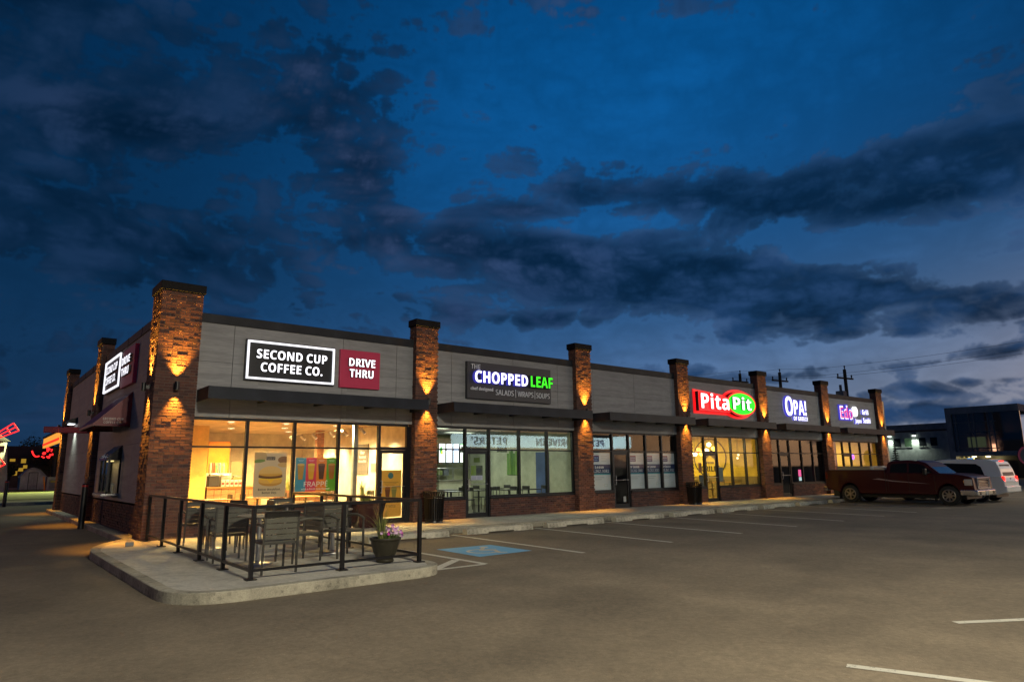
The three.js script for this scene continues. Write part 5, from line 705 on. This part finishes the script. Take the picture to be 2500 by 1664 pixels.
  for (const x of [-0.93, 0.93]) { part('tail_light', rbx(x - 0.05, x + 0.05, 0.98, 1.3, -1.15, -1.02, 0.015), std({ color: C(0.25, 0.01, 0.01), roughness: 0.2 }), t); part('headlight', [rbx(x - 0.09, x + 0.06, 0.76, 1.0, 4.93, 5.23, 0.03)], std({ color: C(0.62, 0.60, 0.58), roughness: 0.12, metalness: 0.3 }), t); part('indicator', rbx(x < 0 ? -1.0 : 0.93, x < 0 ? -0.93 : 1.0, 0.86, 0.95, 4.90, 5.02, 0.012), std({ color: C(0.75, 0.28, 0.02), roughness: 0.3 }), t); }
  part('grille', [rbx(-0.62, 0.62, 0.96, 1.06, 5.19, 5.32, 0.02), rbx(-0.62, 0.62, 0.62, 0.68, 5.22, 5.34, 0.015), rbx(-0.66, -0.56, 0.62, 1.06, 5.19, 5.33, 0.02), rbx(0.56, 0.66, 0.62, 1.06, 5.19, 5.33, 0.02)], M.chrome, t); for (let k = 0; k < 4; k++) part('grille_bar', rbx(-0.56, 0.56, 0.71 + k * 0.062, 0.74 + k * 0.062, 5.24, 5.30, 0.008), std({ color: C(0.35, 0.33, 0.28), roughness: 0.25, metalness: 0.9 }), t); part('grille_mesh', bx(-0.56, 0.56, 0.68, 0.96, 5.2, 5.24), M.black, t);
  part('front_bumper', [rbx(-1.0, 1.0, 0.36, 0.60, 5.02, 5.40, 0.06), rbx(-1.01, -0.92, 0.38, 0.60, 4.74, 5.3, 0.03), rbx(0.92, 1.01, 0.38, 0.60, 4.74, 5.3, 0.03)], M.chrome, t); part('fog_light', [rbx(-0.82, -0.64, 0.42, 0.54, 5.38, 5.41, 0.01), rbx(0.64, 0.82, 0.42, 0.54, 5.38, 5.41, 0.01)], M.black, t); part('number_plate', rbx(-0.16, 0.16, 0.40, 0.55, 5.40, 5.412, 0.004), wallM(0.5, 0.5, 0.48), t);
  part('rear_bumper', rbx(-0.98, 0.98, 0.5, 0.70, -1.30, -1.08, 0.04), M.chrome, t);
  for (const x of [-1, 1]) part('mirror', [rbx(x * 1.20 - 0.1, x * 1.20 + 0.1, 1.16, 1.42, 3.46, 3.58, 0.03), bar(V(x * 0.95, 1.24, 3.6), V(x * 1.12, 1.26, 3.54), 0.04)], M.black, t);
  part('chassis', bx(-0.8, 0.8, 0.24, 0.56, -0.9, 4.9), M.black, t); for (const x of [-0.82, 0.82]) { part('mud_flap', [bx(x - 0.12, x + 0.12, 0.14, 0.5, -0.56, -0.545), bx(x - 0.12, x + 0.12, 0.14, 0.5, 3.70, 3.715)], M.rubber, t); }
  const rim = std({ color: C(0.40, 0.37, 0.32), roughness: 0.3, metalness: 0.9 }); for (const x of [-1, 1]) { wheel(t, x * 0.85, 0, r, 6, rim, x); wheel(t, x * 0.85, 4.28, r, 8, rim, x); }
  shorten(t, 0.89);
}
{
  const t = thing('minivan', 'white minivan parked beside the pickup with red brake lights on', 'van', [31.05, 0, 7.85], Math.PI), paint = mat({ color: C(0.78, 0.79, 0.80), roughness: 0.3, clearcoat: 1, clearcoatRoughness: 0.06 }), W = 1.96;
  const s = new THREE.Shape(); s.moveTo(0.02, 0.42); s.lineTo(0.0, 0.85); s.lineTo(0.10, 1.05); s.lineTo(3.9, 1.02); s.quadraticCurveTo(4.9, 0.95, 5.08, 0.7); s.lineTo(5.1, 0.35); s.lineTo(4.55, 0.32); s.absarc(4.12, 0.33, 0.40, 0, Math.PI, false); s.lineTo(1.44, 0.30); s.absarc(1.02, 0.33, 0.40, 0, Math.PI, false); s.lineTo(0.3, 0.34); part('body', exW(s, W, 0.06), paint, t);
  const gh = poly([[0.06, 1.0], [0.14, 1.35], [0.27, 1.63], [0.55, 1.725], [2.2, 1.745], [3.1, 1.69], [3.5, 1.55], [4.25, 1.0]]); part('cabin', taper(exW(gh, W - 0.06, 0.05), 1.0, 1.75, 0.15), paint, t);
  for (const x of [-0.962, 0.962]) sidePane([[0.72, 1.10], [0.85, 1.45], [1.05, 1.57], [2.3, 1.61], [3.0, 1.58], [3.35, 1.48], [3.95, 1.08]], x, tint2, t, 1.0, 1.75, 0.15);
  part('rear_window', quad([-0.74, 1.08, 0.035], [0.74, 1.08, 0.035], [0.68, 1.54, 0.185], [-0.68, 1.54, 0.185]), tint2, t); part('windshield', quad([-0.8, 1.06, 4.2], [0.8, 1.06, 4.2], [0.7, 1.52, 3.55], [-0.7, 1.52, 3.55]), tint2, t);
  for (const x of [-1, 1]) { part('tail_light', rbx(x * 0.87 - 0.1, x * 0.87 + 0.1, 0.78, 1.06, -0.02, 0.22, 0.03), glow(C(1.0, 0.02, 0.012), 1.6), t); const p = V(x * 0.88, 0.9, -0.06).applyAxisAngle(V(0, 1, 0), Math.PI).add(V(31.05, 0, 7.85)); const l = new THREE.PointLight(C(1, 0.03, 0.02), 0.05); l.position.copy(p); l.castShadow = true; scene.add(l); }
  part('brake_light', rbx(-0.2, 0.2, 1.665, 1.70, 0.22, 0.32, 0.008), glow(C(1.0, 0.03, 0.012), 2.5), t); part('rear_bumper', rbx(-0.97, 0.97, 0.40, 0.66, -0.09, 0.12, 0.05), paint, t); part('number_plate', rbx(-0.17, 0.17, 0.74, 0.87, -0.016, -0.004, 0.003), wallM(0.5, 0.5, 0.5), t); part('emblem', rbx(-0.05, 0.05, 0.92, 0.98, -0.002, 0.03, 0.004), M.chrome, t);
  part('roof_rail', [tube(V(-0.72, 1.76, 0.9), V(-0.72, 1.76, 2.8), 0.018), tube(V(0.72, 1.76, 0.9), V(0.72, 1.76, 2.8), 0.018)], M.flash, t); part('underbody', bx(-0.8, 0.8, 0.2, 0.4, 0.4, 4.8), M.black, t); part('side_seam', [bx(0.977, 0.984, 0.45, 1.05, 1.75, 1.765), bx(0.977, 0.984, 0.45, 1.05, 2.9, 2.915)], M.flash, t);
  for (const x of [-1, 1]) for (const z of [1.02, 4.12]) wheel(t, x * 0.85, z, 0.33, 5, std({ color: C(0.3, 0.3, 0.3), roughness: 0.4, metalness: 0.8 }), x);
  shorten(t, 0.9);
}
// ---------------------------------------------------------------- leafy and conifer trees
function leafCloud(n, rad, seed, size) { const r = rng(seed), pos = []; const cl = []; for (let i = 0; i < 14; i++) { const a = r() * 6.283, e = Math.acos(2 * r() - 1), q = 0.35 + 0.55 * r(); cl.push([Math.sin(e) * Math.cos(a) * q, Math.cos(e) * q, Math.sin(e) * Math.sin(a) * q, 0.28 + 0.22 * r()]); } for (let i = 0; i < n; i++) { const c = cl[Math.floor(r() * cl.length)], a = r() * 6.283, e = Math.acos(2 * r() - 1), q = Math.cbrt(r()) * c[3], x = (c[0] + Math.sin(e) * Math.cos(a) * q) * rad[0], y = (c[1] + Math.cos(e) * q) * rad[1], z = (c[2] + Math.sin(e) * Math.sin(a) * q) * rad[2]; const u = V(r() - 0.5, r() - 0.5, r() - 0.5).normalize().multiplyScalar(size * (0.5 + r())), v = V(r() - 0.5, r() - 0.5, r() - 0.5).cross(u).normalize().multiplyScalar(size * 0.6); pos.push(x - u.x, y - u.y, z - u.z, x + v.x, y + v.y, z + v.z, x + u.x, y + u.y, z + u.z, x - u.x, y - u.y, z - u.z, x + u.x, y + u.y, z + u.z, x - v.x, y - v.y, z - v.z); } const g = new THREE.BufferGeometry(); g.setAttribute('position', new THREE.Float32BufferAttribute(pos, 3)); g.computeVertexNormals(); return boxUV(g); }
const dkLeaf = mat({ color: C(0.035, 0.045, 0.02), roughness: 0.8, side: THREE.DoubleSide }), bark = std({ color: C(0.06, 0.045, 0.03), roughness: 0.95 });
function tree(x, z, h, rad, seed, label) { const t = thing('broadleaf_tree', label, 'tree', [x, 0, z], 0, 'dark trees beyond the drive through'); const r = rng(seed); part('trunk', cyl(0.2, 0.09, 0, h * 0.6, 0, 0, 10), bark, t); const g = []; for (let k = 0; k < 6; k++) { const a = k * 1.1, y = h * (0.35 + 0.06 * k); g.push(tube(V(0, y, 0), V(Math.cos(a) * rad * 0.7, y + rad * 0.5, Math.sin(a) * rad * 0.7), 0.04, 6)); } part('limbs', g, bark, t); part('crown', leafCloud(2600, [rad, h * 0.38, rad], seed, 0.13).translate(0, h * 0.64, 0), dkLeaf, t); }
{ const p = onZ(122, 1150, -88); tree(p.x, -88, 5.4, 2.3, 41, 'dark leafy tree behind the white garden shed'); const q = onZ(8, 1150, -76); tree(q.x, -76, 3.6, 1.2, 43, 'slim dark tree in front of the windmill tower'); const w = onZ(98, 1130, -96); tree(w.x, -96, 6.6, 2.8, 45, 'tall dark tree beside the glowing roof canopy'); }
{ const p = onX(2186, 1100, 62), t = thing('conifer', 'dark young spruce tree in front of the grey office wall', 'tree', [p.x, 0, p.z]); part('trunk', cyl(0.1, 0.03, 0, 3.6, 0, 0, 8), bark, t); const g = []; for (let k = 0; k < 16; k++) { const y = 0.5 + k * 0.2, R2 = 1.05 * (1 - k / 17), n = 9; for (let i = 0; i < n; i++) { const a = i / n * 6.283 + k * 0.5; g.push(blades(5, 0.02, R2 * 0.9, 0.1, k * 20 + i, 0.05).rotateZ(-1.75).rotateY(a).translate(0, y + 0.12, 0)); } } part('crown', g, dkLeaf, t); }
// ---------------------------------------------------------------- office block to the right
{
  const t = thing('office_building', 'grey two storey office block with tall dark glass corner and lit entrance', 'building'), XW = 90, XT = 83, wall = wallM(0.42, 0.44, 0.43), trim = wallM(0.26, 0.26, 0.28);
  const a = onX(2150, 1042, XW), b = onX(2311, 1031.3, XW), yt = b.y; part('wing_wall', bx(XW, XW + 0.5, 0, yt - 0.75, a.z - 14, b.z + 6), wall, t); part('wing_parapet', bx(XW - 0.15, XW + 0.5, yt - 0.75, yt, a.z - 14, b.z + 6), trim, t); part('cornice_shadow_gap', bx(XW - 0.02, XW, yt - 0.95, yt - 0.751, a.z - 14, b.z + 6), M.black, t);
  const m = (x, y) => [2150 + x / 6.7314, 960 + y / 6.7314];
  for (const [x0, y0, x1, y1, lit] of [[225, 745, 342, 880], [395, 740, 522, 875, 1], [630, 730, 758, 868], [815, 722, 945, 856], [865, 1105, 985, 1240], [660, 1112, 790, 1240]]) { const p = onX(...m(x0, y0), XW), q = onX(...m(x1, y1), XW); const w = grp('window', t); part('pane', bx(XW - 0.03, XW - 0.005, q.y, p.y, Math.min(p.z, q.z), Math.max(p.z, q.z)), lit ? std({ color: C(0.03, 0.05, 0.03), emissive: C(0.03, 0.06, 0.03), emissiveIntensity: 1, roughness: 0.2 }) : tint2, w); part('sill', bx(XW - 0.1, XW - 0.002, q.y - 0.08, q.y - 0.002, Math.min(p.z, q.z) - 0.08, Math.max(p.z, q.z) + 0.08), wallM(0.45, 0.46, 0.44), w); }
  for (const [x, y] of [[160, 715], [560, 700]]) { const p = onX(...m(x, y), XW); const l = thing('wall_flood_light', 'small white floodlight high on the grey office wall', 'light', [XW - 0.2, p.y, p.z], 0, 'floodlights on the office wall'); part('housing', rbx(-0.05, 0.2, 0.12, 0.34, -0.2, 0.2, 0.03), M.black, l); part('lens', rbx(-0.1, 0.12, -0.04, 0.12, -0.17, 0.17, 0.03), glow(C(0.85, 1, 0.85), 4), l); spot(V(XW - 0.55, p.y - 0.2, p.z), V(XW + 0.2, 0, p.z), C(0.85, 1, 0.8), 26, 1.2, 0.9, null, 4); }
  const tl = onX(...m(1045, 245), XT), tr = onX(...m(2250, 155), XT), gl = onX(...m(1150, 345), XT), gr = onX(...m(1900, 300), XT), gb = onX(...m(1200, 965), XT), fb = onX(...m(1500, 1030), XT), y1 = tl.y;
  part('tower_frame', [bx(XT, XT + 8, gl.y, y1, tl.z, tr.z), bx(XT, XT + 8, 0, gl.y, tl.z, gl.z), bx(XT, XT + 8, fb.y, gb.y, gl.z, tr.z)], trim, t); part('glass_wall', bx(XT + 0.25, XT + 0.4, gb.y, gl.y, gl.z, tr.z), mat({ color: C(0.008, 0.010, 0.012), roughness: 0.08, clearcoat: 1 }), t);
  for (const x of [1230, 1450, 1530, 1760, 1850]) { const p = onX(...m(x, 500), XT); part('mullion', bx(XT + 0.15, XT + 0.25, gb.y, gl.y, p.z - 0.05, p.z + 0.05), wallM(0.16, 0.17, 0.2), t); } for (const y of [470, 635, 690, 905]) { const p = onX(...m(1500, y), XT); part('transom', bx(XT + 0.16, XT + 0.246, p.y - 0.04, p.y + 0.04, gl.z, onX(...m(1900, 500), XT).z), wallM(0.14, 0.15, 0.17), t); }
  const dim = onX(...m(1420, 720), XT), dim2 = onX(...m(1740, 880), XT); part('lit_window', bx(XT + 0.22, XT + 0.248, dim2.y, dim.y, Math.min(dim.z, dim2.z), Math.max(dim.z, dim2.z)), std({ color: C(0.03, 0.03, 0.02), emissive: C(0.028, 0.034, 0.018), emissiveIntensity: 1 }), t);
  part('entrance_wall', bx(XT + 2.5, XT + 2.8, 0, fb.y, tl.z + 0.3, tr.z), M.black, t); part('tower_side', bx(XT + 2.8, XT + 8, 0, fb.y, tl.z + 1, tr.z), M.black, t);
  const e0 = onX(...m(1230, 1045), XT + 1.2), e1 = onX(...m(1540, 1045), XT + 1.2), e2 = onX(...m(1935, 1075), XT + 1.2); part('entrance_light_window', bx(XT + 1.2, XT + 1.3, 0.1, e0.y - 0.1, e0.z, e1.z), std({ color: C(0.05, 0.05, 0.04), emissive: C(0.16, 0.14, 0.07), emissiveIntensity: 1 }), t); for (let k = 0; k < 5; k++) part('door_post', bx(XT + 1.1, XT + 1.2, 0, e0.y, lerp(e0.z, e1.z, k / 4) - 0.07, lerp(e0.z, e1.z, k / 4) + 0.07), wallM(0.6, 0.55, 0.35), t);
  part('brick_screen', bx(XT + 1.2, XT + 1.4, 0, e2.y, e1.z + 0.1, e2.z), wallM(0.22, 0.10, 0.03), t); for (const x of [1230, 1545, 1775]) { const p = onX(...m(x, 1030), XT + 0.6); const l = thing('entrance_lamp', 'small arrow shaped warm lamp under the office entrance soffit', 'lamp', [p.x, p.y, p.z], 0, 'lamps at the office entrance'); part('shade', rbx(-0.1, 0.1, -0.12, 0.12, -0.22, 0.22, 0.03), glow(C(1, 0.85, 0.5), 2.2), l); part('arm', bar(V(0, 0, 0), V(0.5, 0.1, 0), 0.04), M.black, l); const pl = new THREE.PointLight(C(1, 0.8, 0.35), 5); pl.position.set(p.x - 0.02, p.y - 0.2, p.z); pl.castShadow = true; scene.add(pl); }
  const bl = onX(...m(1490, 1140), XT + 1.0); solo('blue_banner', rbx(XT + 0.95, XT + 1.0, 0.3, 2.2, bl.z - 0.28, bl.z + 0.28, 0.02), glow(C(0.02, 0.12, 0.5), 0.6), 'tall glowing blue banner sign at the office entrance', 'sign');
}
{ const p = onZ(2513, 1112, 4.5), t = thing('round_sign', 'round navy and pink rimmed sign on a pole beyond the van', 'sign', [p.x, 0, p.z], -0.9); part('pole', cyl(0.05, 0.05, 0, p.y, 0, 0, 10), M.flash, t); part('rim', new THREE.CylinderGeometry(0.62, 0.62, 0.1, 36).rotateX(Math.PI / 2).translate(0, p.y, 0), std({ color: C(0.20, 0.03, 0.07), roughness: 0.9 }), t); part('face', new THREE.CylinderGeometry(0.5, 0.5, 0.12, 36).rotateX(Math.PI / 2).translate(0, p.y, 0), std({ color: C(0.02, 0.03, 0.05), roughness: 0.9 }), t); }
// ---------------------------------------------------------------- power line behind the shops
{
  const tops = [[1806.6, 912], [1903.5, 909], [2062, 901.5]].map(([u, v], i) => onY(u, v, [11.6, 11.2, 10.8][i]));
  tops.forEach((p, i) => { const t = thing('utility_pole', ['wooden power pole farthest along the line behind the shops', 'wooden power pole in the middle of the line behind the shops', 'wooden power pole rising over the end shop roof'][i], 'pole', [p.x, 0, p.z], -0.15); part('pole', cyl(0.2, 0.15, 0, p.y, 0, 0, 10), bark, t); part('crossarm', bx(-1.25, 1.25, p.y - 0.95, p.y - 0.8, -0.07, 0.07), bark, t); for (const x of [-1.15, 1.05]) part('insulator', [cyl(0.05, 0.07, p.y - 0.8, p.y - 0.6, x, 0, 8), cyl(0.09, 0.04, p.y - 0.6, p.y - 0.48, x, 0, 8)], M.flash, t); part('insulator', [cyl(0.05, 0.05, p.y, p.y + 0.25, 0.05, 0, 8), cyl(0.09, 0.05, p.y + 0.25, p.y + 0.38, 0.05, 0, 8)], M.flash, t); });
  const far0 = onY(1640, 925, 11.4), far1 = onY(2500, 843, 11); const pts = [far0, ...tops, far1];
  for (const [dx, dy] of [[-1.15, -0.5], [1.05, -0.5], [0.05, 0.36]]) { const g = []; for (let i = 0; i < pts.length - 1; i++) { const a = pts[i].clone().add(V(dx, dy, 0)), b = pts[i + 1].clone().add(V(dx, dy, 0)), m = a.clone().lerp(b, 0.5); m.y -= 0.25; g.push(new THREE.TubeGeometry(new THREE.QuadraticBezierCurve3(a, m, b), 10, 0.011, 4)); } solo('power_cable', g, M.black, 'thin black power cable strung between the wooden poles', 'cable', 'cables of the power line'); }
  const v = onZ(2054, 957, -12), rv = thing('roof_vent', 'pale metal exhaust vent standing on the shop roof', 'vent', [v.x, 4.99, -12]); part('duct', rbx(-0.35, 0.35, 0, v.y - 4.99 + 0.1, -0.35, 0.35, 0.03), wallM(0.3, 0.3, 0.3), rv); part('stack', cyl(0.12, 0.12, v.y - 4.89, v.y - 4.3, 0, 0, 12), wallM(0.25, 0.25, 0.25), rv);
}
// ---------------------------------------------------------------- beyond the drive-through
const neon = glow(C(1.0, 0.02, 0.02), 2.2, C(0.3, 0, 0));
{
  const Z = -62, hub = onZ(-38, 1079, Z); const t = thing('windmill', 'white windmill tower with red neon outlined sails', 'windmill', [hub.x, 0, Z]); part('tower', new THREE.CylinderGeometry(1.7, 2.2, hub.y + 0.2, 12).translate(0, (hub.y + 0.2) / 2, -1.6), wallM(0.35, 0.33, 0.36), t); part('roof', new THREE.ConeGeometry(2.0, 1.5, 12).translate(0, hub.y + 0.9, -1.6), wallM(0.05, 0.045, 0.05), t); part('window', bx(1.2, 1.5, hub.y - 0.9, hub.y - 0.3, -0.42, -0.2), M.black, t);
  for (let k = 0; k < 4; k++) { const g = []; const L = 2.6, q = (a, b) => g.push(tube(V(a[0], a[1], 0), V(b[0], b[1], 0), 0.06, 6)); q([0.1, 0.0], [0.42, L]); q([-0.1, 0], [-0.42, L]); q([-0.42, L], [0.42, L]); q([0, 0.1], [0, L]); for (const y of [0.45, 0.75]) q([-0.42 * y, L * y], [0.42 * y, L * y]); const m = merge(g); m.rotateZ(-0.98 - k * Math.PI / 2 + (k === 1 ? -0.05 : 0)); m.translate(0, hub.y, 0.3); part('neon_sail_light', m, neon, t); }
  const pl = new THREE.PointLight(C(1, 0.05, 0.05), 9); pl.position.set(hub.x + 0.2, hub.y, Z + 1.2); pl.castShadow = true; pl.shadow.radius = 30; scene.add(pl);
  // neon lettering of the same place, left of the view
  const n = thing('neon_sign', 'large red neon roof sign of the restaurant beyond the drive through', 'sign', [-24, 0, -34], 0.6); for (const x of [-2.4, 2.4]) part('post', cyl(0.12, 0.12, 0, 5, x, 0, 10), M.black, n); part('board', rbx(-3, 3, 3.6, 6.4, -0.1, 0.0, 0.02), M.black, n); part('neon_border_light', [bx(-2.9, 2.9, 3.7, 3.85, 0.02, 0.1), bx(-2.9, 2.9, 6.15, 6.3, 0.02, 0.1), bx(-2.9, -2.75, 3.85, 6.15, 0.02, 0.1), bx(2.75, 2.9, 3.85, 6.15, 0.02, 0.1), bx(-2.2, 2.2, 4.4, 4.6, 0.02, 0.1), bx(-2.2, 2.2, 5.3, 5.5, 0.02, 0.1)], neon, n); area(V(-23.9, 5, -33.85), V(-23.9 + 5.6, 5, -33.85 + 8.25), 5.4, 2.4, C(1, 0.50, 0.28), 26);
}
{ const Z = -72, a = onZ(44, 1182, Z), b = onZ(111, 1182, Z), w = (b.x - a.x) / 2, h = onZ(75, 1143, Z).y, t = thing('garden_shed', 'small white sided shed with barn style roof and double doors', 'shed', [(a.x + b.x) / 2, 0, Z]), sd = wallM(0.62, 0.62, 0.60); const s = poly([[-w * 0.92, 0], [w * 0.92, 0], [w * 0.92, h * 0.62], [w * 0.45, h * 0.9], [0, h], [-w * 0.45, h * 0.9], [-w * 0.92, h * 0.62]]); part('body', new THREE.ExtrudeGeometry(s, { depth: 3, bevelEnabled: false }).translate(0, 0, -3), sd, t); for (let k = 0; k < 9; k++) for (const sx of [-1, 1]) part('siding_board', bx(sx < 0 ? -w * 0.92 : w * 0.34, sx < 0 ? -w * 0.34 : w * 0.92, 0.05 + k * h * 0.07, 0.05 + (k + 0.85) * h * 0.07, 0.0, 0.03), sd, t); for (const sx of [-1, 1]) part('door', bx(sx < 0 ? -w * 0.30 : 0.04, sx < 0 ? -0.04 : w * 0.30, 0.05, h * 0.78, 0, 0.05), wallM(0.5, 0.5, 0.48), t); part('door_frame', [bx(-w * 0.35, -w * 0.31, 0, h * 0.82, 0, 0.06), bx(w * 0.31, w * 0.35, 0, h * 0.82, 0, 0.06), bx(-w * 0.31, w * 0.31, h * 0.79, h * 0.82, 0, 0.06)], M.black, t); part('roof', [bar(V(-w, h * 0.6, -1.5), V(-w * 0.45, h * 0.93, -1.5), 3.2, 0.06), bar(V(-w * 0.45, h * 0.93, -1.5), V(0, h * 1.03, -1.5), 3.2, 0.06), bar(V(0, h * 1.03, -1.5), V(w * 0.45, h * 0.93, -1.5), 3.2, 0.06), bar(V(w * 0.45, h * 0.93, -1.5), V(w, h * 0.6, -1.5), 3.2, 0.06)], wallM(0.5, 0.5, 0.5), t); }
{ const p = onZ(109, 1187, -64), q = onZ(106, 1163, -64), t = thing('marker_post', 'leaning orange marker post on the lit lawn', 'post', [p.x, 0, -64]); part('post', bar(V(0, 0.02, 0), V(q.x - p.x, q.y - 0.0, 0), 0.12), std({ color: C(0.7, 0.25, 0.03) }), t); part('base', cyl(0.2, 0.16, 0, 0.06, 0, 0, 12), M.black, t); }
{ const p = onZ(126, 1184, -66), q = onZ(126, 1164, -66), t = thing('ice_box', 'pale green metal cabinet beside the lit lawn', 'cabinet', [p.x, 0, -66]); part('body', rbx(-0.5, 0.5, 0, q.y, -0.4, 0.4, 0.04), wallM(0.42, 0.5, 0.42), t); part('door', rbx(-0.3, 0.3, 0.2, q.y - 0.25, 0.4, 0.43, 0.02), wallM(0.3, 0.36, 0.3), t); part('label_plate', bx(-0.2, 0.2, q.y - 0.55, q.y - 0.35, 0.431, 0.44), wallM(0.6, 0.6, 0.1), t); }
{ // glowing roof canopy
  const a = onZ(109, 1083, -84), b = onY(150, 1066, a.y), d = b.clone().sub(a), L = d.length(), t = thing('roof_canopy', 'orange glowing canopy edge with a red stripe above the dark trees', 'canopy', [a.x, 0, a.z], Math.atan2(d.x, d.z)); part('fascia_light', bx(-0.2, 0, a.y - 0.55, a.y + 0.55, 0, L), glow(C(1.0, 0.42, 0.05), 0.9), t); part('stripe_light', bx(-0.24, -0.2, a.y - 0.3, a.y - 0.05, 0.3, L), glow(C(1, 0.03, 0.01), 1.3), t); part('roof', bx(-0.3, 6, a.y + 0.55, a.y + 0.8, 0, L), wallM(0.4, 0.38, 0.3), t); part('column', [cyl(0.2, 0.2, 0, a.y - 0.55, 1, 2, 10), cyl(0.2, 0.2, 0, a.y - 0.55, 1, L - 2, 10)], M.flash, t);
  const r = rng(9); for (let k = 0; k < 16; k++) { const p = onZ(92 + r() * 48, 1092 + r() * 26, -84.2); const s = thing('string_light', 'small red bulb strung in the dark tree by the glowing canopy', 'light', [p.x, p.y, -84.2], 0, 'red bulbs in the dark trees'); part('bulb', new THREE.SphereGeometry(0.08 + 0.10 * r(), 8, 6), neon, s); }
  const c = [[77, 1100], [80, 1108], [86, 1114], [95, 1113]].map(([u, v]) => onZ(u, v, -84)); solo('neon_tube_light', new THREE.TubeGeometry(new THREE.CatmullRomCurve3(c), 16, 0.09, 6), neon, 'curved red neon tube left of the dark tree', 'neon');
}
{ const Z = -90, t = thing('restaurant', 'low dark restaurant building with amber lit openings beside the windmill', 'building', [onZ(60, 1150, Z).x, 0, Z]); part('wall', bx(-9, 5, 0, 3.6, -4, 0), wallM(0.08, 0.06, 0.05), t); part('roof', new THREE.ExtrudeGeometry(poly([[-9.5, 3.6], [5.5, 3.6], [4, 5.2], [-8, 5.2]]), { depth: 4.4, bevelEnabled: false }).translate(0, 0, -4.2), wallM(0.04, 0.035, 0.04), t); for (const [u0, u1, v0, v1] of [[25, 36, 1108, 1126], [53, 62, 1106, 1130], [18, 40, 1150, 1160], [43, 55, 1142, 1150], [56, 65, 1135, 1143]]) { const p = onZ(u0, v0, Z + 0.1), q = onZ(u1, v1, Z + 0.1), x = onZ(60, 1150, Z).x; part('lit_window', bx(p.x - x, q.x - x, q.y, p.y, 0.01, 0.06), glow(C(0.55, 0.32, 0.03), 0.6), t); } }
{ // lamp over the lawn, hidden by the building's corner
  const t = thing('lot_lamp', 'tall lamp post lighting the lawn behind the shops', 'lamp', [9.5, 0, -66]); part('pole', cyl(0.09, 0.06, 0, 8, 0, 0, 10), M.alu, t); part('head', rbx(-0.6, 0.1, 7.95, 8.1, -0.2, 0.2, 0.03), M.alu, t); part('lamp_lens', bx(-0.55, -0.1, 7.93, 7.949, -0.15, 0.15), glow(C(0.95, 1, 0.5), 5), t); spot(V(9.2, 7.9, -66), V(1, 0, -64), C(0.95, 1.0, 0.40), 4200, 1.3, 0.6, null, 6); }
// ---------------------------------------------------------------- the drive-in across the lot: what the shop windows mirror
{
  const t = thing('drive_in', 'low drive in restaurant with long lit white fascia and blue letters across the lot', 'building', [0, 0, 30]), lit = glow(C(0.62, 0.86, 0.88), 9), bl = std({ color: C(0.02, 0.05, 0.5), roughness: 0.5 });
  part('wall', bx(30, 50, 0, 3.4, 3, 9), wallM(0.4, 0.4, 0.38), t); part('roof', bx(29, 50, 4.7, 4.9, 0.3, 9), M.flash, t); part('lit_sign_fascia', bx(29, 48.9, 3.52, 4.6, 0.02, 0.3), lit, t); part('lit_sign_fascia', bar(V(48.95, 4.15, 0.3), V(50.4, 4.15, -1.2), 0.25, 1.2), lit, t);
  const mk = (str, xr, w) => { const g = text(str, fontB, 0, 3.72, w, 0.66, 0.03, 0.015); g.rotateY(Math.PI); g.translate(xr, 0, 0.0); part('lettering', g, bl, t); }; mk("PETERS'", 47.6, 4.1); mk('DRIVE IN', 42.9, 4.5); mk("PETERS'", 34.9, 4.0);
  for (const x of [31, 36, 41, 46]) part('column', cyl(0.12, 0.12, 0, 3.5, x, 0.8, 10), M.panel, t); area(V(39, 4.05, 29.95), V(39, 3.4, 10), 19.5, 1.0, C(0.7, 0.93, 1), 0.6);
}
// a parked car facing the salad shop, mirrored in its windows, is left dark by the lot; nothing else stands there
scene.traverse((o) => { if (o.isMesh) { o.castShadow = true; o.receiveShadow = true; } });
renderer.render(scene, camera);
